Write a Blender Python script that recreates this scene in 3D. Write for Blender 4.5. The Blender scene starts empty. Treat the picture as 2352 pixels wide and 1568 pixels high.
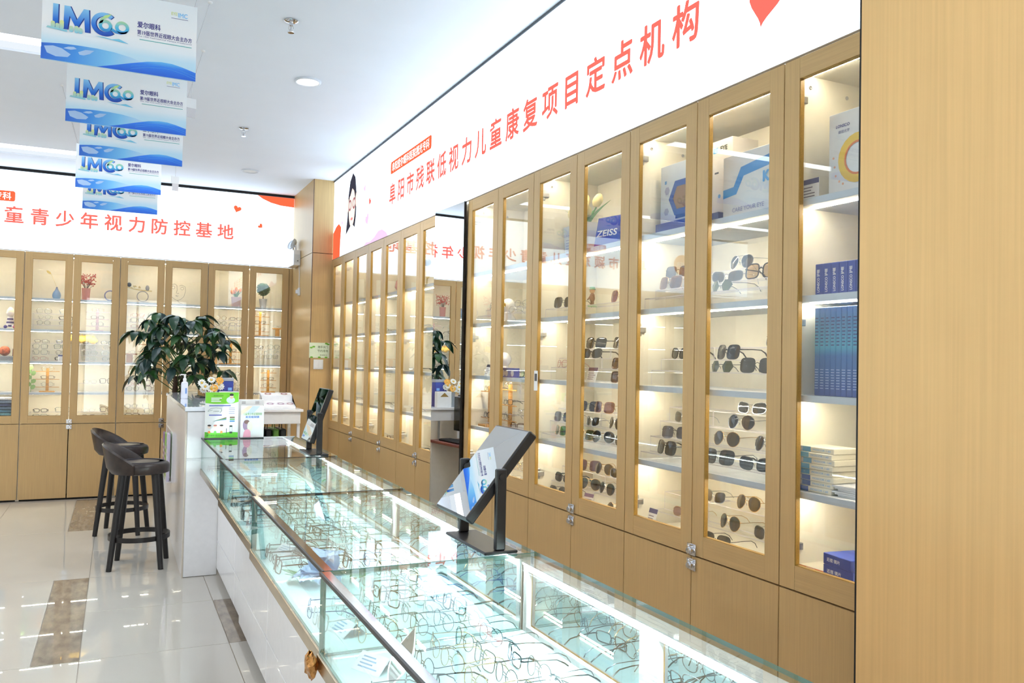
import bpy, bmesh, math, random
from mathutils import Vector, Matrix
random.seed(7)
SC = bpy.context.scene
COL = SC.collection
PI = math.pi

# ------------------------------------------------------------------ light levels
SKY_E = 2.7        # daylight outside the shop front
SIGN_E = 2.0      # radiance of the two backlit signs
LED_E = 55.0       # shelf strips
CASE_E = 98.0      # strips in the glass showcases
DOWN_W = 11.5      # each ceiling downlight
# ------------------------------------------------------------------ camera, light settings
cd = bpy.data.cameras.new('camera'); cam = bpy.data.objects.new('camera', cd); COL.objects.link(cam)
cd.sensor_fit = 'HORIZONTAL'; cd.sensor_width = 36.0; cd.lens = 36.0 * 1900.55 / 2352; cd.clip_start = 0.02; cd.clip_end = 60
_R = Vector((0.90235743, -0.43054161, 0.01962111)); _U = Vector((-0.02820994, -0.0135735, 0.99950986)); _F = Vector((0.43006426, 0.90246866, 0.0243937))
cam.matrix_world = Matrix(((_R.x, _U.x, -_F.x, 0.0), (_R.y, _U.y, -_F.y, 0.0), (_R.z, _U.z, -_F.z, 1.5), (0, 0, 0, 1)))
SC.camera = cam
w_ = bpy.data.worlds.new('world'); SC.world = w_; w_.use_nodes = True
w_.node_tree.nodes['Background'].inputs[0].default_value = (0.84, 0.93, 1, 1); w_.node_tree.nodes['Background'].inputs[1].default_value = SKY_E
SC.view_settings.view_transform = 'Standard'; SC.view_settings.look = 'None'; SC.view_settings.gamma = 1.0
SC.view_settings.use_curve_mapping = False
SC.view_settings.exposure = 0.68
SC.cycles.max_bounces = 7; SC.cycles.diffuse_bounces = 4; SC.cycles.glossy_bounces = 4
SC.cycles.transparent_max_bounces = 40; SC.cycles.transmission_bounces = 6
SC.cycles.caustics_reflective = False; SC.cycles.caustics_refractive = False
SC.cycles.use_denoising = True; SC.cycles.use_light_tree = False; SC.cycles.adaptive_threshold = 0.05; SC.cycles.adaptive_min_samples = 24
# ------------------------------------------------------------------ the place, in metres
XR = 2.0            # front of the right-hand cabinets
YB = 9.64           # front of the back cabinets
Y0, WR = 2.105, 0.4634
B0, WB = -0.869, 0.437
ZS, ZM, ZC = 2.523, 0.776, 3.353
SHELF = (2.045, 1.725, 1.398, 1.082)
ZFLOOR = 0.80       # floor of the glazed part of a cabinet

# ------------------------------------------------------------------ materials
MATS = {}
def _lin(c):
    return tuple((v / 12.92 if v <= 0.04045 else ((v + 0.055) / 1.055) ** 2.4) for v in c)
def rgb(r, g, b): return _lin((r / 255, g / 255, b / 255)) + (1.0,)
def mat(name, col, rough=0.5, metal=0.0, coat=0.0, emit=None, es=0.0, noise=None, spec=0.5, bump=None, alpha=1.0):
    if name in MATS: return MATS[name]
    m = bpy.data.materials.new(name); m.use_nodes = True; MATS[name] = m
    nt = m.node_tree; b = nt.nodes['Principled BSDF']
    b.inputs['Base Color'].default_value = col; b.inputs['Roughness'].default_value = rough
    b.inputs['Metallic'].default_value = metal; b.inputs['Coat Weight'].default_value = coat
    b.inputs['Specular IOR Level'].default_value = spec; b.inputs['Alpha'].default_value = alpha
    if emit: b.inputs['Emission Color'].default_value = emit; b.inputs['Emission Strength'].default_value = es
    tc = nt.nodes.new('ShaderNodeTexCoord'); nz = nt.nodes.new('ShaderNodeTexNoise'); mp = nt.nodes.new('ShaderNodeMapping')
    sc, amt, det = noise or (30.0, 0.04, 3.0)
    sc = sc if isinstance(sc, tuple) else (sc, sc, sc)
    mp.inputs['Scale'].default_value = sc
    nz.inputs['Scale'].default_value = 1.0; nz.inputs['Detail'].default_value = det
    mx = nt.nodes.new('ShaderNodeMix'); mx.data_type = 'RGBA'; mx.blend_type = 'MULTIPLY'
    rp = nt.nodes.new('ShaderNodeValToRGB')
    rp.color_ramp.elements[0].position = 0.3; rp.color_ramp.elements[1].position = 0.7
    lo = 1 - amt
    rp.color_ramp.elements[0].color = (lo, lo, lo, 1); rp.color_ramp.elements[1].color = (1, 1, 1, 1)
    L = nt.links.new
    L(tc.outputs['Object'], mp.inputs[0]); L(mp.outputs[0], nz.inputs['Vector']); L(nz.outputs['Fac'], rp.inputs[0])
    mx.inputs[0].default_value = 1.0; mx.inputs[6].default_value = col; L(rp.outputs[0], mx.inputs[7]); L(mx.outputs[2], b.inputs['Base Color'])
    if bump:
        bp = nt.nodes.new('ShaderNodeBump'); bp.inputs['Strength'].default_value = bump; bp.inputs['Distance'].default_value = 0.002
        L(nz.outputs['Fac'], bp.inputs['Height']); L(bp.outputs[0], b.inputs['Normal'])
    return m
def wood(name, col, sc, amt=0.13, rough=0.42):
    return mat(name, col, rough, noise=(sc, amt, 6.0), spec=0.4)
def emis(name, col, strength):
    if name in MATS: return MATS[name]
    m = bpy.data.materials.new(name); m.use_nodes = True; MATS[name] = m
    nt = m.node_tree; nt.nodes.clear()
    o = nt.nodes.new('ShaderNodeOutputMaterial'); e = nt.nodes.new('ShaderNodeEmission')
    e.inputs[0].default_value = col; e.inputs[1].default_value = strength
    nt.links.new(e.outputs[0], o.inputs[0]); return m
def pane(name, tint, f0=0.045, rough=0.0, body=None, bodyfac=0.0, fmax=1.0):
    """thin sheet: clear transmission tinted a little, mirror reflection by Schlick's rule"""
    if name in MATS: return MATS[name]
    m = bpy.data.materials.new(name); m.use_nodes = True; MATS[name] = m
    nt = m.node_tree; nt.nodes.clear(); N = nt.nodes.new; L = nt.links.new
    o = N('ShaderNodeOutputMaterial'); t = N('ShaderNodeBsdfTransparent'); g = N('ShaderNodeBsdfGlossy')
    t.inputs[0].default_value = tint; g.inputs['Roughness'].default_value = rough; g.inputs[0].default_value = (1, 1, 1, 1)
    lw = N('ShaderNodeLayerWeight'); lw.inputs[0].default_value = 0.5
    pw = N('ShaderNodeMath'); pw.operation = 'POWER'; pw.inputs[1].default_value = 5.0
    ma = N('ShaderNodeMath'); ma.operation = 'MULTIPLY_ADD'; ma.inputs[1].default_value = fmax - f0; ma.inputs[2].default_value = f0
    mx = N('ShaderNodeMixShader')
    L(lw.outputs['Facing'], pw.inputs[0]); L(pw.outputs[0], ma.inputs[0]); L(ma.outputs[0], mx.inputs[0])
    if body:
        d = N('ShaderNodeBsdfDiffuse'); d.inputs[0].default_value = body
        m2 = N('ShaderNodeMixShader'); m2.inputs[0].default_value = bodyfac
        L(t.outputs[0], m2.inputs[1]); L(d.outputs[0], m2.inputs[2]); L(m2.outputs[0], mx.inputs[1])
    else: L(t.outputs[0], mx.inputs[1])
    L(g.outputs[0], mx.inputs[2]); L(mx.outputs[0], o.inputs[0]); return m
def ramp_mat(name, axis, stops, rough=0.4):
    """print whose colour runs along one object axis; stops = [(metres, colour), ...]"""
    if name in MATS: return MATS[name]
    m = bpy.data.materials.new(name); m.use_nodes = True; MATS[name] = m
    nt = m.node_tree; b = nt.nodes['Principled BSDF']; b.inputs['Roughness'].default_value = rough
    N = nt.nodes.new; L = nt.links.new
    tc = N('ShaderNodeTexCoord'); sx = N('ShaderNodeSeparateXYZ'); mr = N('ShaderNodeMapRange'); cr = N('ShaderNodeValToRGB')
    a, z = stops[0][0], stops[-1][0]
    mr.inputs['From Min'].default_value = a; mr.inputs['From Max'].default_value = z
    L(tc.outputs['Object'], sx.inputs[0]); L(sx.outputs[axis], mr.inputs[0]); L(mr.outputs[0], cr.inputs[0]); L(cr.outputs[0], b.inputs['Base Color'])
    el = cr.color_ramp.elements
    while len(el) < len(stops): el.new(0.5)
    for e, (p, c) in zip(el, stops): e.position = (p - a) / (z - a); e.color = c
    return m

WOOD_V = wood('oak_vertical', rgb(200, 166, 114), (160, 160, 3.5))
WOOD_H = wood('oak_horizontal', rgb(200, 166, 114), (3.5, 60, 190))
WOOD_P = wood('oak_pillar', rgb(228, 188, 128), (110, 110, 1.6), 0.10, 0.38)
WOOD_EDGE = mat('gilt_edge', rgb(176, 136, 62), 0.4, noise=(300, 0.25, 3))
CREAM = mat('cabinet_lining', rgb(238, 232, 216), 0.55)
SHELF_M = mat('shelf_white', rgb(226, 230, 234), 0.4)
SHELF_EDGE = mat('shelf_edge', rgb(196, 206, 216), 0.35)  # grey-blue carries the unlit look of the shelf fronts in its colour
BLACK = mat('black_satin', rgb(22, 21, 23), 0.38)
BLACKM = mat('black_matt', rgb(14, 14, 15), 0.7)
CHROME = mat('chrome', (0.72, 0.72, 0.74, 1), 0.12, 1.0)
STEEL = mat('brushed_steel', (0.55, 0.55, 0.56, 1), 0.3, 1.0)
BRASS = mat('brass', (0.62, 0.5, 0.25, 1), 0.3, 1.0)
WHITE = mat('white_lacquer', rgb(238, 238, 240), 0.22, coat=0.3)
WHITEM = mat('white_matt', rgb(240, 240, 240), 0.7)
CEIL = mat('ceiling_paint', rgb(238, 243, 252), 0.8, noise=(3, 0.02, 2))
TILE = mat('polished_tile', rgb(194, 189, 180), 0.010, noise=(2.2, 0.05, 5), spec=0.85)
GROUT = mat('grout', rgb(165, 155, 142), 0.7)
LED = emis('led_warm', (1.0, 0.90, 0.68, 1), LED_E)
LEDC = emis('led_cool', (0.80, 0.98, 1.0, 1), CASE_E)
SIGNW = emis('sign_white', (0.70, 0.86, 1.0, 1), SIGN_E)
SIGNR = emis('sign_red', (1.0, 0.13, 0.10, 1), 0.95)
SIGNO = emis('sign_orange', (0.95, 0.12, 0.05, 1), 0.9)
SIGNT = emis('sign_white_print', (1.0, 0.96, 0.96, 1), 1.2)
SIGNP = emis('sign_pink', (0.86, 0.48, 0.80, 1), 0.95)
LAMP = emis('lamp_lens', (1.0, 0.98, 0.95, 1), 6.0)
SLOT = emis('slot_light', (0.86, 0.93, 1.0, 1), 5.0)
GLASS = pane("door_glass", (0.985, 0.99, 0.985, 1), 0.05)
CASEG = pane('case_glass', (0.955, 0.985, 0.975, 1), 0.04)
EDGEG = mat('glass_edge', rgb(112, 158, 146), 0.12, spec=0.8)
ACRYL = pane('acrylic', (0.992, 0.992, 0.994, 1), 0.025, fmax=0.2)
ACRYLE = mat('acrylic_edge', rgb(226, 220, 222), 0.15)
MIRROR = mat('mirror_silver', (0.86, 0.88, 0.88, 1), 0.0, 1.0, noise=(1, 0.0, 0))
BED = mat('case_bed', rgb(204, 238, 242), 0.6)
BRONZE = mat('champagne_trim', (0.52, 0.42, 0.29, 1), 0.22, 1.0, noise=(14, 0.25, 4))
COPPER = mat('copper_foil', (0.72, 0.36, 0.12, 1), 0.25, 1.0, noise=(90, 0.5, 4), bump=1.0)

def marble():
    m = mat('brown_marble', rgb(160, 146, 130), 0.012, noise=((26, 9, 9), 0.42, 8.0), spec=0.85)
    return m
MARBLE = marble()

# ------------------------------------------------------------------ mesh helpers
class MB:
    def __init__(s): s.v = []; s.f = []; s.m = []
    def add(s, vs, fs, mi=0):
        o = len(s.v); s.v += [tuple(v) for v in vs]; s.f += [tuple(i + o for i in f) for f in fs]; s.m += [mi] * len(fs); return s
    def box(s, x0, x1, y0, y1, z0, z1, mi=0):
        vs = [(x, y, z) for z in (z0, z1) for y in (y0, y1) for x in (x0, x1)]
        return s.add(vs, [(0, 2, 3, 1), (4, 5, 7, 6), (0, 1, 5, 4), (2, 6, 7, 3), (0, 4, 6, 2), (1, 3, 7, 5)], mi)
    def cbox(s, x0, x1, y0, y1, z0, z1, c=0.003, mi=0):
        """box with chamfered edges"""
        vs = []; c = min(c, (x1 - x0) / 2.1, (y1 - y0) / 2.1, (z1 - z0) / 2.1)
        X = (x0, x1); Y = (y0, y1); Z = (z0, z1); idx = {}
        for i in (0, 1):
            for j in (0, 1):
                for k in (0, 1):
                    sx, sy, sz = (c if i == 0 else -c), (c if j == 0 else -c), (c if k == 0 else -c)
                    idx[i, j, k, 0] = len(vs); vs.append((X[i], Y[j] + sy, Z[k] + sz))
                    idx[i, j, k, 1] = len(vs); vs.append((X[i] + sx, Y[j], Z[k] + sz))
                    idx[i, j, k, 2] = len(vs); vs.append((X[i] + sx, Y[j] + sy, Z[k]))
        fs = []
        for i in (0, 1):
            a = [idx[i, 0, 0, 0], idx[i, 1, 0, 0], idx[i, 1, 1, 0], idx[i, 0, 1, 0]]; fs.append(a if i else a[::-1])
            a = [idx[0, i, 0, 1], idx[0, i, 1, 1], idx[1, i, 1, 1], idx[1, i, 0, 1]]; fs.append(a if i else a[::-1])
            a = [idx[0, 0, i, 2], idx[1, 0, i, 2], idx[1, 1, i, 2], idx[0, 1, i, 2]]; fs.append(a if i else a[::-1])
        for j in (0, 1):
            for k in (0, 1):
                fs.append([idx[0, j, k, 1], idx[1, j, k, 1], idx[1, j, k, 2], idx[0, j, k, 2]])
                fs.append([idx[j, 0, k, 0], idx[j, 1, k, 0], idx[j, 1, k, 2], idx[j, 0, k, 2]])
                fs.append([idx[j, k, 0, 0], idx[j, k, 1, 0], idx[j, k, 1, 1], idx[j, k, 0, 1]])
        for i in (0, 1):
            for j in (0, 1):
                for k in (0, 1): fs.append([idx[i, j, k, 0], idx[i, j, k, 1], idx[i, j, k, 2]])
        s.add(vs, fs, mi); s.fix = True; return s
    def tube(s, pts, r, seg=6, closed=False, mi=0, cap=True):
        pts = [Vector(p) for p in pts]; n = len(pts); rr = r if isinstance(r, (list, tuple)) else [r] * n
        rings = []; up = None
        for i, p in enumerate(pts):
            if closed: t = (pts[(i + 1) % n] - pts[i - 1])
            else: t = pts[min(i + 1, n - 1)] - pts[max(i - 1, 0)]
            t = t.normalized() if t.length > 1e-9 else Vector((0, 0, 1))
            if up is None: up = Vector((0, 0, 1)) if abs(t.z) < 0.9 else Vector((0, 1, 0))
            a = up - t * up.dot(t)
            if a.length < 1e-4: a = t.orthogonal()
            a.normalize(); up = a; b = t.cross(a)
            rings.append([p + (a * math.cos(2 * PI * k / seg) + b * math.sin(2 * PI * k / seg)) * rr[i] for k in range(seg)])
        vs = [v for g in rings for v in g]; fs = []
        for i in range(n if closed else n - 1):
            j = (i + 1) % n
            for k in range(seg):
                l = (k + 1) % seg; fs.append((i * seg + k, i * seg + l, j * seg + l, j * seg + k))
        if cap and not closed: fs.append(tuple(range(seg))[::-1]); fs.append(tuple((n - 1) * seg + k for k in range(seg)))
        return s.add(vs, fs, mi)
    def cyl(s, p0, p1, r0, r1=None, seg=16, mi=0): return s.tube([p0, p1], [r0, r0 if r1 is None else r1], seg, mi=mi)
    def lathe(s, prof, c=(0, 0, 0), seg=24, mi=0, axis='z'):
        vs = []; fs = []; n = len(prof)
        for r, z in prof:
            for k in range(seg):
                a = 2 * PI * k / seg; p = (r * math.cos(a), r * math.sin(a), z)
                if axis == 'y': p = (p[0], z, p[1])
                if axis == 'x': p = (z, p[0], p[1])
                vs.append((p[0] + c[0], p[1] + c[1], p[2] + c[2]))
        for i in range(n - 1):
            for k in range(seg):
                l = (k + 1) % seg; fs.append((i * seg + k, i * seg + l, (i + 1) * seg + l, (i + 1) * seg + k))
        shut = prof[0] != prof[-1]
        if shut and prof[0][0] > 1e-5: fs.append(tuple(range(seg))[::-1])
        if shut and prof[-1][0] > 1e-5: fs.append(tuple((n - 1) * seg + k for k in range(seg)))
        return s.add(vs, fs, mi)
    def ball(s, c, r, seg=14, rings=8, mi=0, sq=(1, 1, 1)):
        prof = [(max(1e-6, r * math.sin(PI * i / rings)), -r * math.cos(PI * i / rings)) for i in range(rings + 1)]
        o = len(s.v); s.lathe(prof, (0, 0, 0), seg, mi)
        for i in range(o, len(s.v)):
            v = s.v[i]; s.v[i] = (v[0] * sq[0] + c[0], v[1] * sq[1] + c[1], v[2] * sq[2] + c[2])
        return s
    def slab(s, pts, M, t, mi=0):
        """flat outline pts (u, v) placed by matrix M (x, y in the sheet, z its front normal), t thick behind the front"""
        n = len(pts)
        vs = [M @ Vector((u, v, 0)) for u, v in pts] + [M @ Vector((u, v, -t)) for u, v in pts]
        fs = [tuple(range(n)), tuple(range(2 * n - 1, n - 1, -1))] + [(i, i + n, (i + 1) % n + n, (i + 1) % n) for i in range(n)]
        return s.add(vs, fs, mi)
    def move(s, M):
        s.v = [tuple(M @ Vector(v)) for v in s.v]; return s
    def mesh(s, name, mats, smooth=False, origin=None):
        vs = s.v if origin is None else [(v[0] - origin[0], v[1] - origin[1], v[2] - origin[2]) for v in s.v]
        me = bpy.data.meshes.new(name); me.from_pydata(vs, [], s.f)
        if not isinstance(mats, (list, tuple)): mats = [mats]
        for m in mats: me.materials.append(m)
        if len(mats) > 1: me.polygons.foreach_set('material_index', s.m)
        if smooth: me.polygons.foreach_set('use_smooth', [True] * len(me.polygons))
        if getattr(s, 'fix', False) or smooth:
            bm = bmesh.new(); bm.from_mesh(me); bmesh.ops.recalc_face_normals(bm, faces=bm.faces); bm.to_mesh(me); bm.free()
        me.update()
        if smooth:
            try: me.set_sharp_from_angle(angle=math.radians(40))
            except Exception: pass
        return me
    def build(s, name, mats, parent=None, smooth=False, world=False):
        org = None
        if world and parent is not None: org = parent.location
        return link(name, s.mesh(name, mats, smooth, org), parent)
def link(name, me, parent=None):
    o = bpy.data.objects.new(name, me); COL.objects.link(o)
    if parent is not None: o.parent = parent
    return o
def tag(o, label=None, cat=None, group=None, kind=None):
    if label: o['label'] = label
    if cat: o['category'] = cat
    if group: o['group'] = group
    if kind: o['kind'] = kind
    return o
def thing(name, label, cat, loc=(0, 0, 0), rz=0.0, group=None):
    o = bpy.data.objects.new(name, None); COL.objects.link(o); o.location = loc; o.rotation_euler = (0, 0, rz)
    o.empty_display_size = 0.05
    return tag(o, label, cat, group)
def copy_tree(o, parent=None):
    c = o.copy(); COL.objects.link(c)
    if parent is not None: c.parent = parent
    for ch in list(o.children): copy_tree(ch, c)
    return c
def struct(o): o['kind'] = 'structure'; return o
ORD = ['first', 'second', 'third', 'fourth', 'fifth', 'sixth', 'seventh', 'eighth', 'ninth', 'tenth', 'eleventh', 'twelfth', 'thirteenth', 'fourteenth', 'fifteenth', 'sixteenth']
def frame_M(o, x, y):
    x = Vector(x).normalized(); y = Vector(y).normalized(); z = x.cross(y)
    return Matrix(((x.x, y.x, z.x, o[0]), (x.y, y.y, z.y, o[1]), (x.z, y.z, z.z, o[2]), (0, 0, 0, 1)))
def FRONT(o): return frame_M(o, (1, 0, 0), (0, 0, 1))       # a sheet facing local -y
def rrect(x0, x1, y0, y1, r, n=5):
    p = []
    for cx, cy, a in ((x1 - r, y0 + r, -90), (x1 - r, y1 - r, 0), (x0 + r, y1 - r, 90), (x0 + r, y0 + r, 180)):
        for i in range(n + 1):
            t = math.radians(a + 90 * i / n); p.append((cx + r * math.cos(t), cy + r * math.sin(t)))
    return p
def ellipse(cx, cy, rx, ry, n=20): return [(cx + rx * math.cos(2 * PI * i / n), cy + ry * math.sin(2 * PI * i / n)) for i in range(n)]
_tc = {}
def glyphs(s, bold=0.0):
    """outline mesh data (verts, faces) of a string at em size 1"""
    k = (s, bold)
    if k in _tc: return _tc[k]
    c = bpy.data.curves.new('lettering', 'FONT'); c.body = s; c.size = 1.0; c.offset = bold; c.resolution_u = 3
    o = bpy.data.objects.new('lettering_source', c); COL.objects.link(o)
    dg = bpy.context.evaluated_depsgraph_get(); me = bpy.data.meshes.new_from_object(o.evaluated_get(dg))
    d = ([tuple(v.co) for v in me.vertices], [tuple(p.vertices) for p in me.polygons])
    bpy.data.objects.remove(o); bpy.data.curves.remove(c); bpy.data.meshes.remove(me)
    _tc[k] = d; return d
FAT = ((0, 0), (1, 0), (-1, 0), (0, 1), (0, -1), (0.7, 0.7), (-0.7, 0.7), (0.7, -0.7), (-0.7, -0.7))
def text_mb(s, M, em=None, width=None, height=None, pitch=None, bold=0.0, centre=False, mb=None, mi=0):
    """lettering laid in the sheet M; width/height fit the whole string; pitch sets one character per step (centred)"""
    mb = mb or MB()
    if pitch:
        for i, ch in enumerate(s):
            vs, fs = glyphs(ch)
            if not vs: continue
            xs = [v[0] for v in vs]; cx = (min(xs) + max(xs)) / 2
            for k, (dx, dy) in enumerate(FAT if bold else FAT[:1]):
                mb.add([M @ Vector((i * pitch + (v[0] - cx + dx * bold) * em, (v[1] - 0.36 + dy * bold) * em, k * 2e-5)) for v in vs], fs, mi)
        return mb
    vs, fs = glyphs(s)
    if not vs: return mb
    xs = [v[0] for v in vs]; ys = [v[1] for v in vs]
    w = max(xs) - min(xs); h = max(ys) - min(ys)
    sx = (width / w) if width else None; sy = (height / h) if height else None
    if sx is None: sx = sy if sy else em
    if sy is None: sy = em if (em and not width) else sx
    ox = (min(xs) + max(xs)) / 2 if centre else min(xs); oy = (min(ys) + max(ys)) / 2 if centre else min(ys)
    for k, (dx, dy) in enumerate(FAT if bold else FAT[:1]):     # heavier strokes: the glyph repeated a hair to each side
        mb.add([M @ Vector(((v[0] - ox + dx * bold) * sx, (v[1] - oy + dy * bold) * sy, k * 2e-5)) for v in vs], fs, mi)
    return mb
def bars(M, x0, x1, y0, y1, n, fill=0.5, ragged=0.25, mb=None, mi=0, rnd=None):
    """n lines of tiny print as thin strips"""
    mb = mb or MB(); rnd = rnd or random; st = (y1 - y0) / n
    for i in range(n):
        y = y1 - (i + 0.5) * st; xe = x1 - (x1 - x0) * ragged * rnd.random(); h = st * fill / 2
        mb.slab([(x0, y - h), (xe, y - h), (xe, y + h), (x0, y + h)], M, 0.0004, mi)
    return mb

# ================================================================== the room
XL_, YF_ = -4.6, -3.2
XW, YW = 2.42, 10.06
fl = struct(MB().box(XL_, XW, YF_, YW, -0.12, -0.003).build('floor', GROUT))
def floor_tile(x0, x1, y0, y1, m):
    g = 0.0019
    MB().cbox(x0 + g, x1 - g, y0 + g, y1 - g, -0.004, 0.0, 0.0006).build('marble_inlay' if m is MARBLE else 'floor_tile', m, fl)
rows = [4.57 + 1.667 * k for k in range(-5, 4)]
for ri in range(len(rows) - 1):
    y0, y1 = max(rows[ri], YF_), min(rows[ri + 1], YW); ym = rows[ri] + 0.8335
    if y1 <= YF_: continue
    brown = (ri % 2 == 1)
    for xa, xb in ((-4.6, -3.42), (-3.42, -2.72), (-2.72, -1.81), (-1.81, -1.11), (-1.11, -0.905)): floor_tile(xa, xb, y0, y1, TILE)
    if brown: floor_tile(-0.905, -0.333, y0, y1, TILE); floor_tile(-0.333, -0.126, y0, y1, MARBLE)
    else: floor_tile(-0.905, -0.126, y0, y1, TILE)
    for ya, yb in ((y0, ym), (ym, y1)):
        if yb - ya < 0.02: continue
        floor_tile(-0.126, 0.572, ya, yb, TILE)
        floor_tile(0.572, 0.779, ya, yb, MARBLE if (brown and ya < 5.3) else TILE)
        floor_tile(0.779, 1.48, ya, yb, TILE); floor_tile(1.48, XW, ya, yb, TILE)
WALLP = mat('wall_paint', rgb(235, 234, 232), 0.7)
struct(MB().box(XW, XW + 0.1, YF_ - 0.1, YW + 0.1, -0.12, 3.7).build('wall_right', WALLP))
struct(MB().box(XL_ - 0.1, XL_, YF_ - 0.1, YW + 0.1, -0.12, 3.7).build('wall_left', WALLP))
struct(MB().box(XL_, XW, YW, YW + 0.1, -0.12, 3.7).build('wall_back', WALLP))
WX0, WX1, WZ1 = -0.75, 1.6, 2.9
struct(MB().box(XL_, WX0, YF_ - 0.1, YF_, -0.12, 3.7).box(WX1, XW, YF_ - 0.1, YF_, -0.12, 3.7).box(WX0, WX1, YF_ - 0.1, YF_, WZ1, 3.7).box(WX0, WX1, YF_ - 0.1, YF_, -0.12, 0.05).build('wall_front', WALLP))
wf = struct(MB().box(WX0, WX1, YF_ - 0.07, YF_ - 0.02, 0.05, 0.09).box(WX0, WX1, YF_ - 0.07, YF_ - 0.02, WZ1 - 0.05, WZ1).build('window_1', STEEL))
for k in range(5): x = WX0 + (WX1 - WX0 - 0.05) * k / 4; MB().box(x, x + 0.05, YF_ - 0.07, YF_ - 0.02, 0.09, WZ1 - 0.05).build('mullion', STEEL, wf)
for k in range(4): x = WX0 + (WX1 - WX0 - 0.05) * k / 4; MB().box(x + 0.05, x + (WX1 - WX0 - 0.05) / 4, YF_ - 0.05, YF_ - 0.04, 0.09, WZ1 - 0.05).build('pane', GLASS, wf)
pl_ = bpy.data.lights.new('window_portal', 'AREA'); pl_.shape = 'RECTANGLE'; pl_.size = WX1 - WX0; pl_.size_y = WZ1 - 0.05; pl_.cycles.is_portal = True
po = bpy.data.objects.new('window_portal', pl_); COL.objects.link(po); po.location = ((WX0 + WX1) / 2, YF_ - 0.08, (WZ1 + 0.05) / 2); po.rotation_euler = (PI / 2, 0, 0)
# ceiling with two long light slots
SL = [(-4.2, -0.10, 5.60, 5.90), (-4.2, -0.20, 8.58, 8.98)]
cb = MB()
ys = [YF_, SL[0][2], SL[0][3], SL[1][2], SL[1][3], YW]
for i in range(5):
    if i in (1, 3):
        s = SL[i // 2]
        cb.box(XL_, s[0], ys[i], ys[i + 1], ZC, ZC + 0.08); cb.box(s[1], XW, ys[i], ys[i + 1], ZC, ZC + 0.08)
    else: cb.box(XL_, XW, ys[i], ys[i + 1], ZC, ZC + 0.08)
ce = struct(cb.build('ceiling', CEIL))
MB().box(XL_, XW, YF_, YW, 3.62, 3.70).build('slab', CEIL, ce)
for n_, s in zip(('nearer', 'farther'), SL):
    t = thing('ceiling_light_slot', 'long recessed linear ceiling light, the %s of two left of the banners' % n_, 'ceiling light', ((s[0] + s[1]) / 2, s[2], ZC), group='recessed ceiling slots')
    MB().box(s[0] + 0.0005, s[0] + 0.008, s[2] + 0.0005, s[3] - 0.0005, ZC - 0.001, ZC + 0.06).box(s[1] - 0.008, s[1] - 0.0005, s[2] + 0.0005, s[3] - 0.0005, ZC - 0.001, ZC + 0.06).box(s[0], s[1], s[2], s[3], ZC + 0.06, ZC + 0.07).build('housing', CEIL, t, world=True)
    MB().box(s[0] + 0.01, s[1] - 0.01, s[2] + (s[3] - s[2]) * 0.56, s[3] - 0.002, ZC + 0.012, ZC + 0.03).build('recess_glow', emis('recess_glow_dim', (0.86, 0.93, 1.0, 1), 0.62), t, world=True)  # white recess beside the lamp given a dim glow for its lit look
    MB().box(s[0] + 0.01, s[1] - 0.01, s[2] + 0.004, s[2] + (s[3] - s[2]) * 0.55, ZC + 0.012, ZC + 0.03).build('diffuser', SLOT, t, world=True)
# downlights
def downlight(x, y, label, lit=True, watts=DOWN_W):
    t = thing('ceiling_downlight', label, 'ceiling light', (x, y, ZC), group='ceiling downlights')
    MB().lathe([(0.086, 0.0), (0.088, -0.006), (0.078, -0.012), (0.070, -0.008), (0.068, 0.0)], seg=32).build('rim', mat('lamp_rim', rgb(222, 226, 232), 0.4), t, True)
    MB().lathe([(1e-5, -0.004), (0.069, -0.004), (0.069, -0.001)], seg=32).build('lens', LAMP if lit else WHITEM, t)
    if lit:
        ld = bpy.data.lights.new('downlight_lamp', 'AREA'); ld.shape = 'DISK'; ld.size = 0.14; ld.energy = watts; ld.color = (0.94, 0.97, 1.0); ld.spread = math.radians(165)
        lo = bpy.data.objects.new('downlight_lamp', ld); COL.objects.link(lo); lo.parent = t; lo.location = (0, 0, -0.02)
downlight(1.103, 5.575, 'round lit downlight in the ceiling beside the nearest banner')
downlight(1.147, 8.556, 'round unlit downlight in the ceiling near the corner column', False)
for x in (1.1, -1.6, -3.4):
    for y in (-1.9, 0.3, 2.6, 5.1, 7.4):  # middle and left rows reach deeper: unseen lamps added to light that side
        if x == 1.1 and y > -1: continue
        downlight(x, y, 'added round downlight outside the view, %s row, %s from the front wall' % ({1.1: 'right', -1.6: 'middle', -3.4: 'left'}[x], ORD[(-1.9, 0.3, 2.6, 5.1, 7.4).index(y)]), True, DOWN_W * (0.45 if y > 7 else 0.9))
downlight(0.95, 1.0, 'added unseen downlight brightening the top of the near pillar', True, 6.0)  # unseen lamp added to brighten the upper part of the pillar
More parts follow.
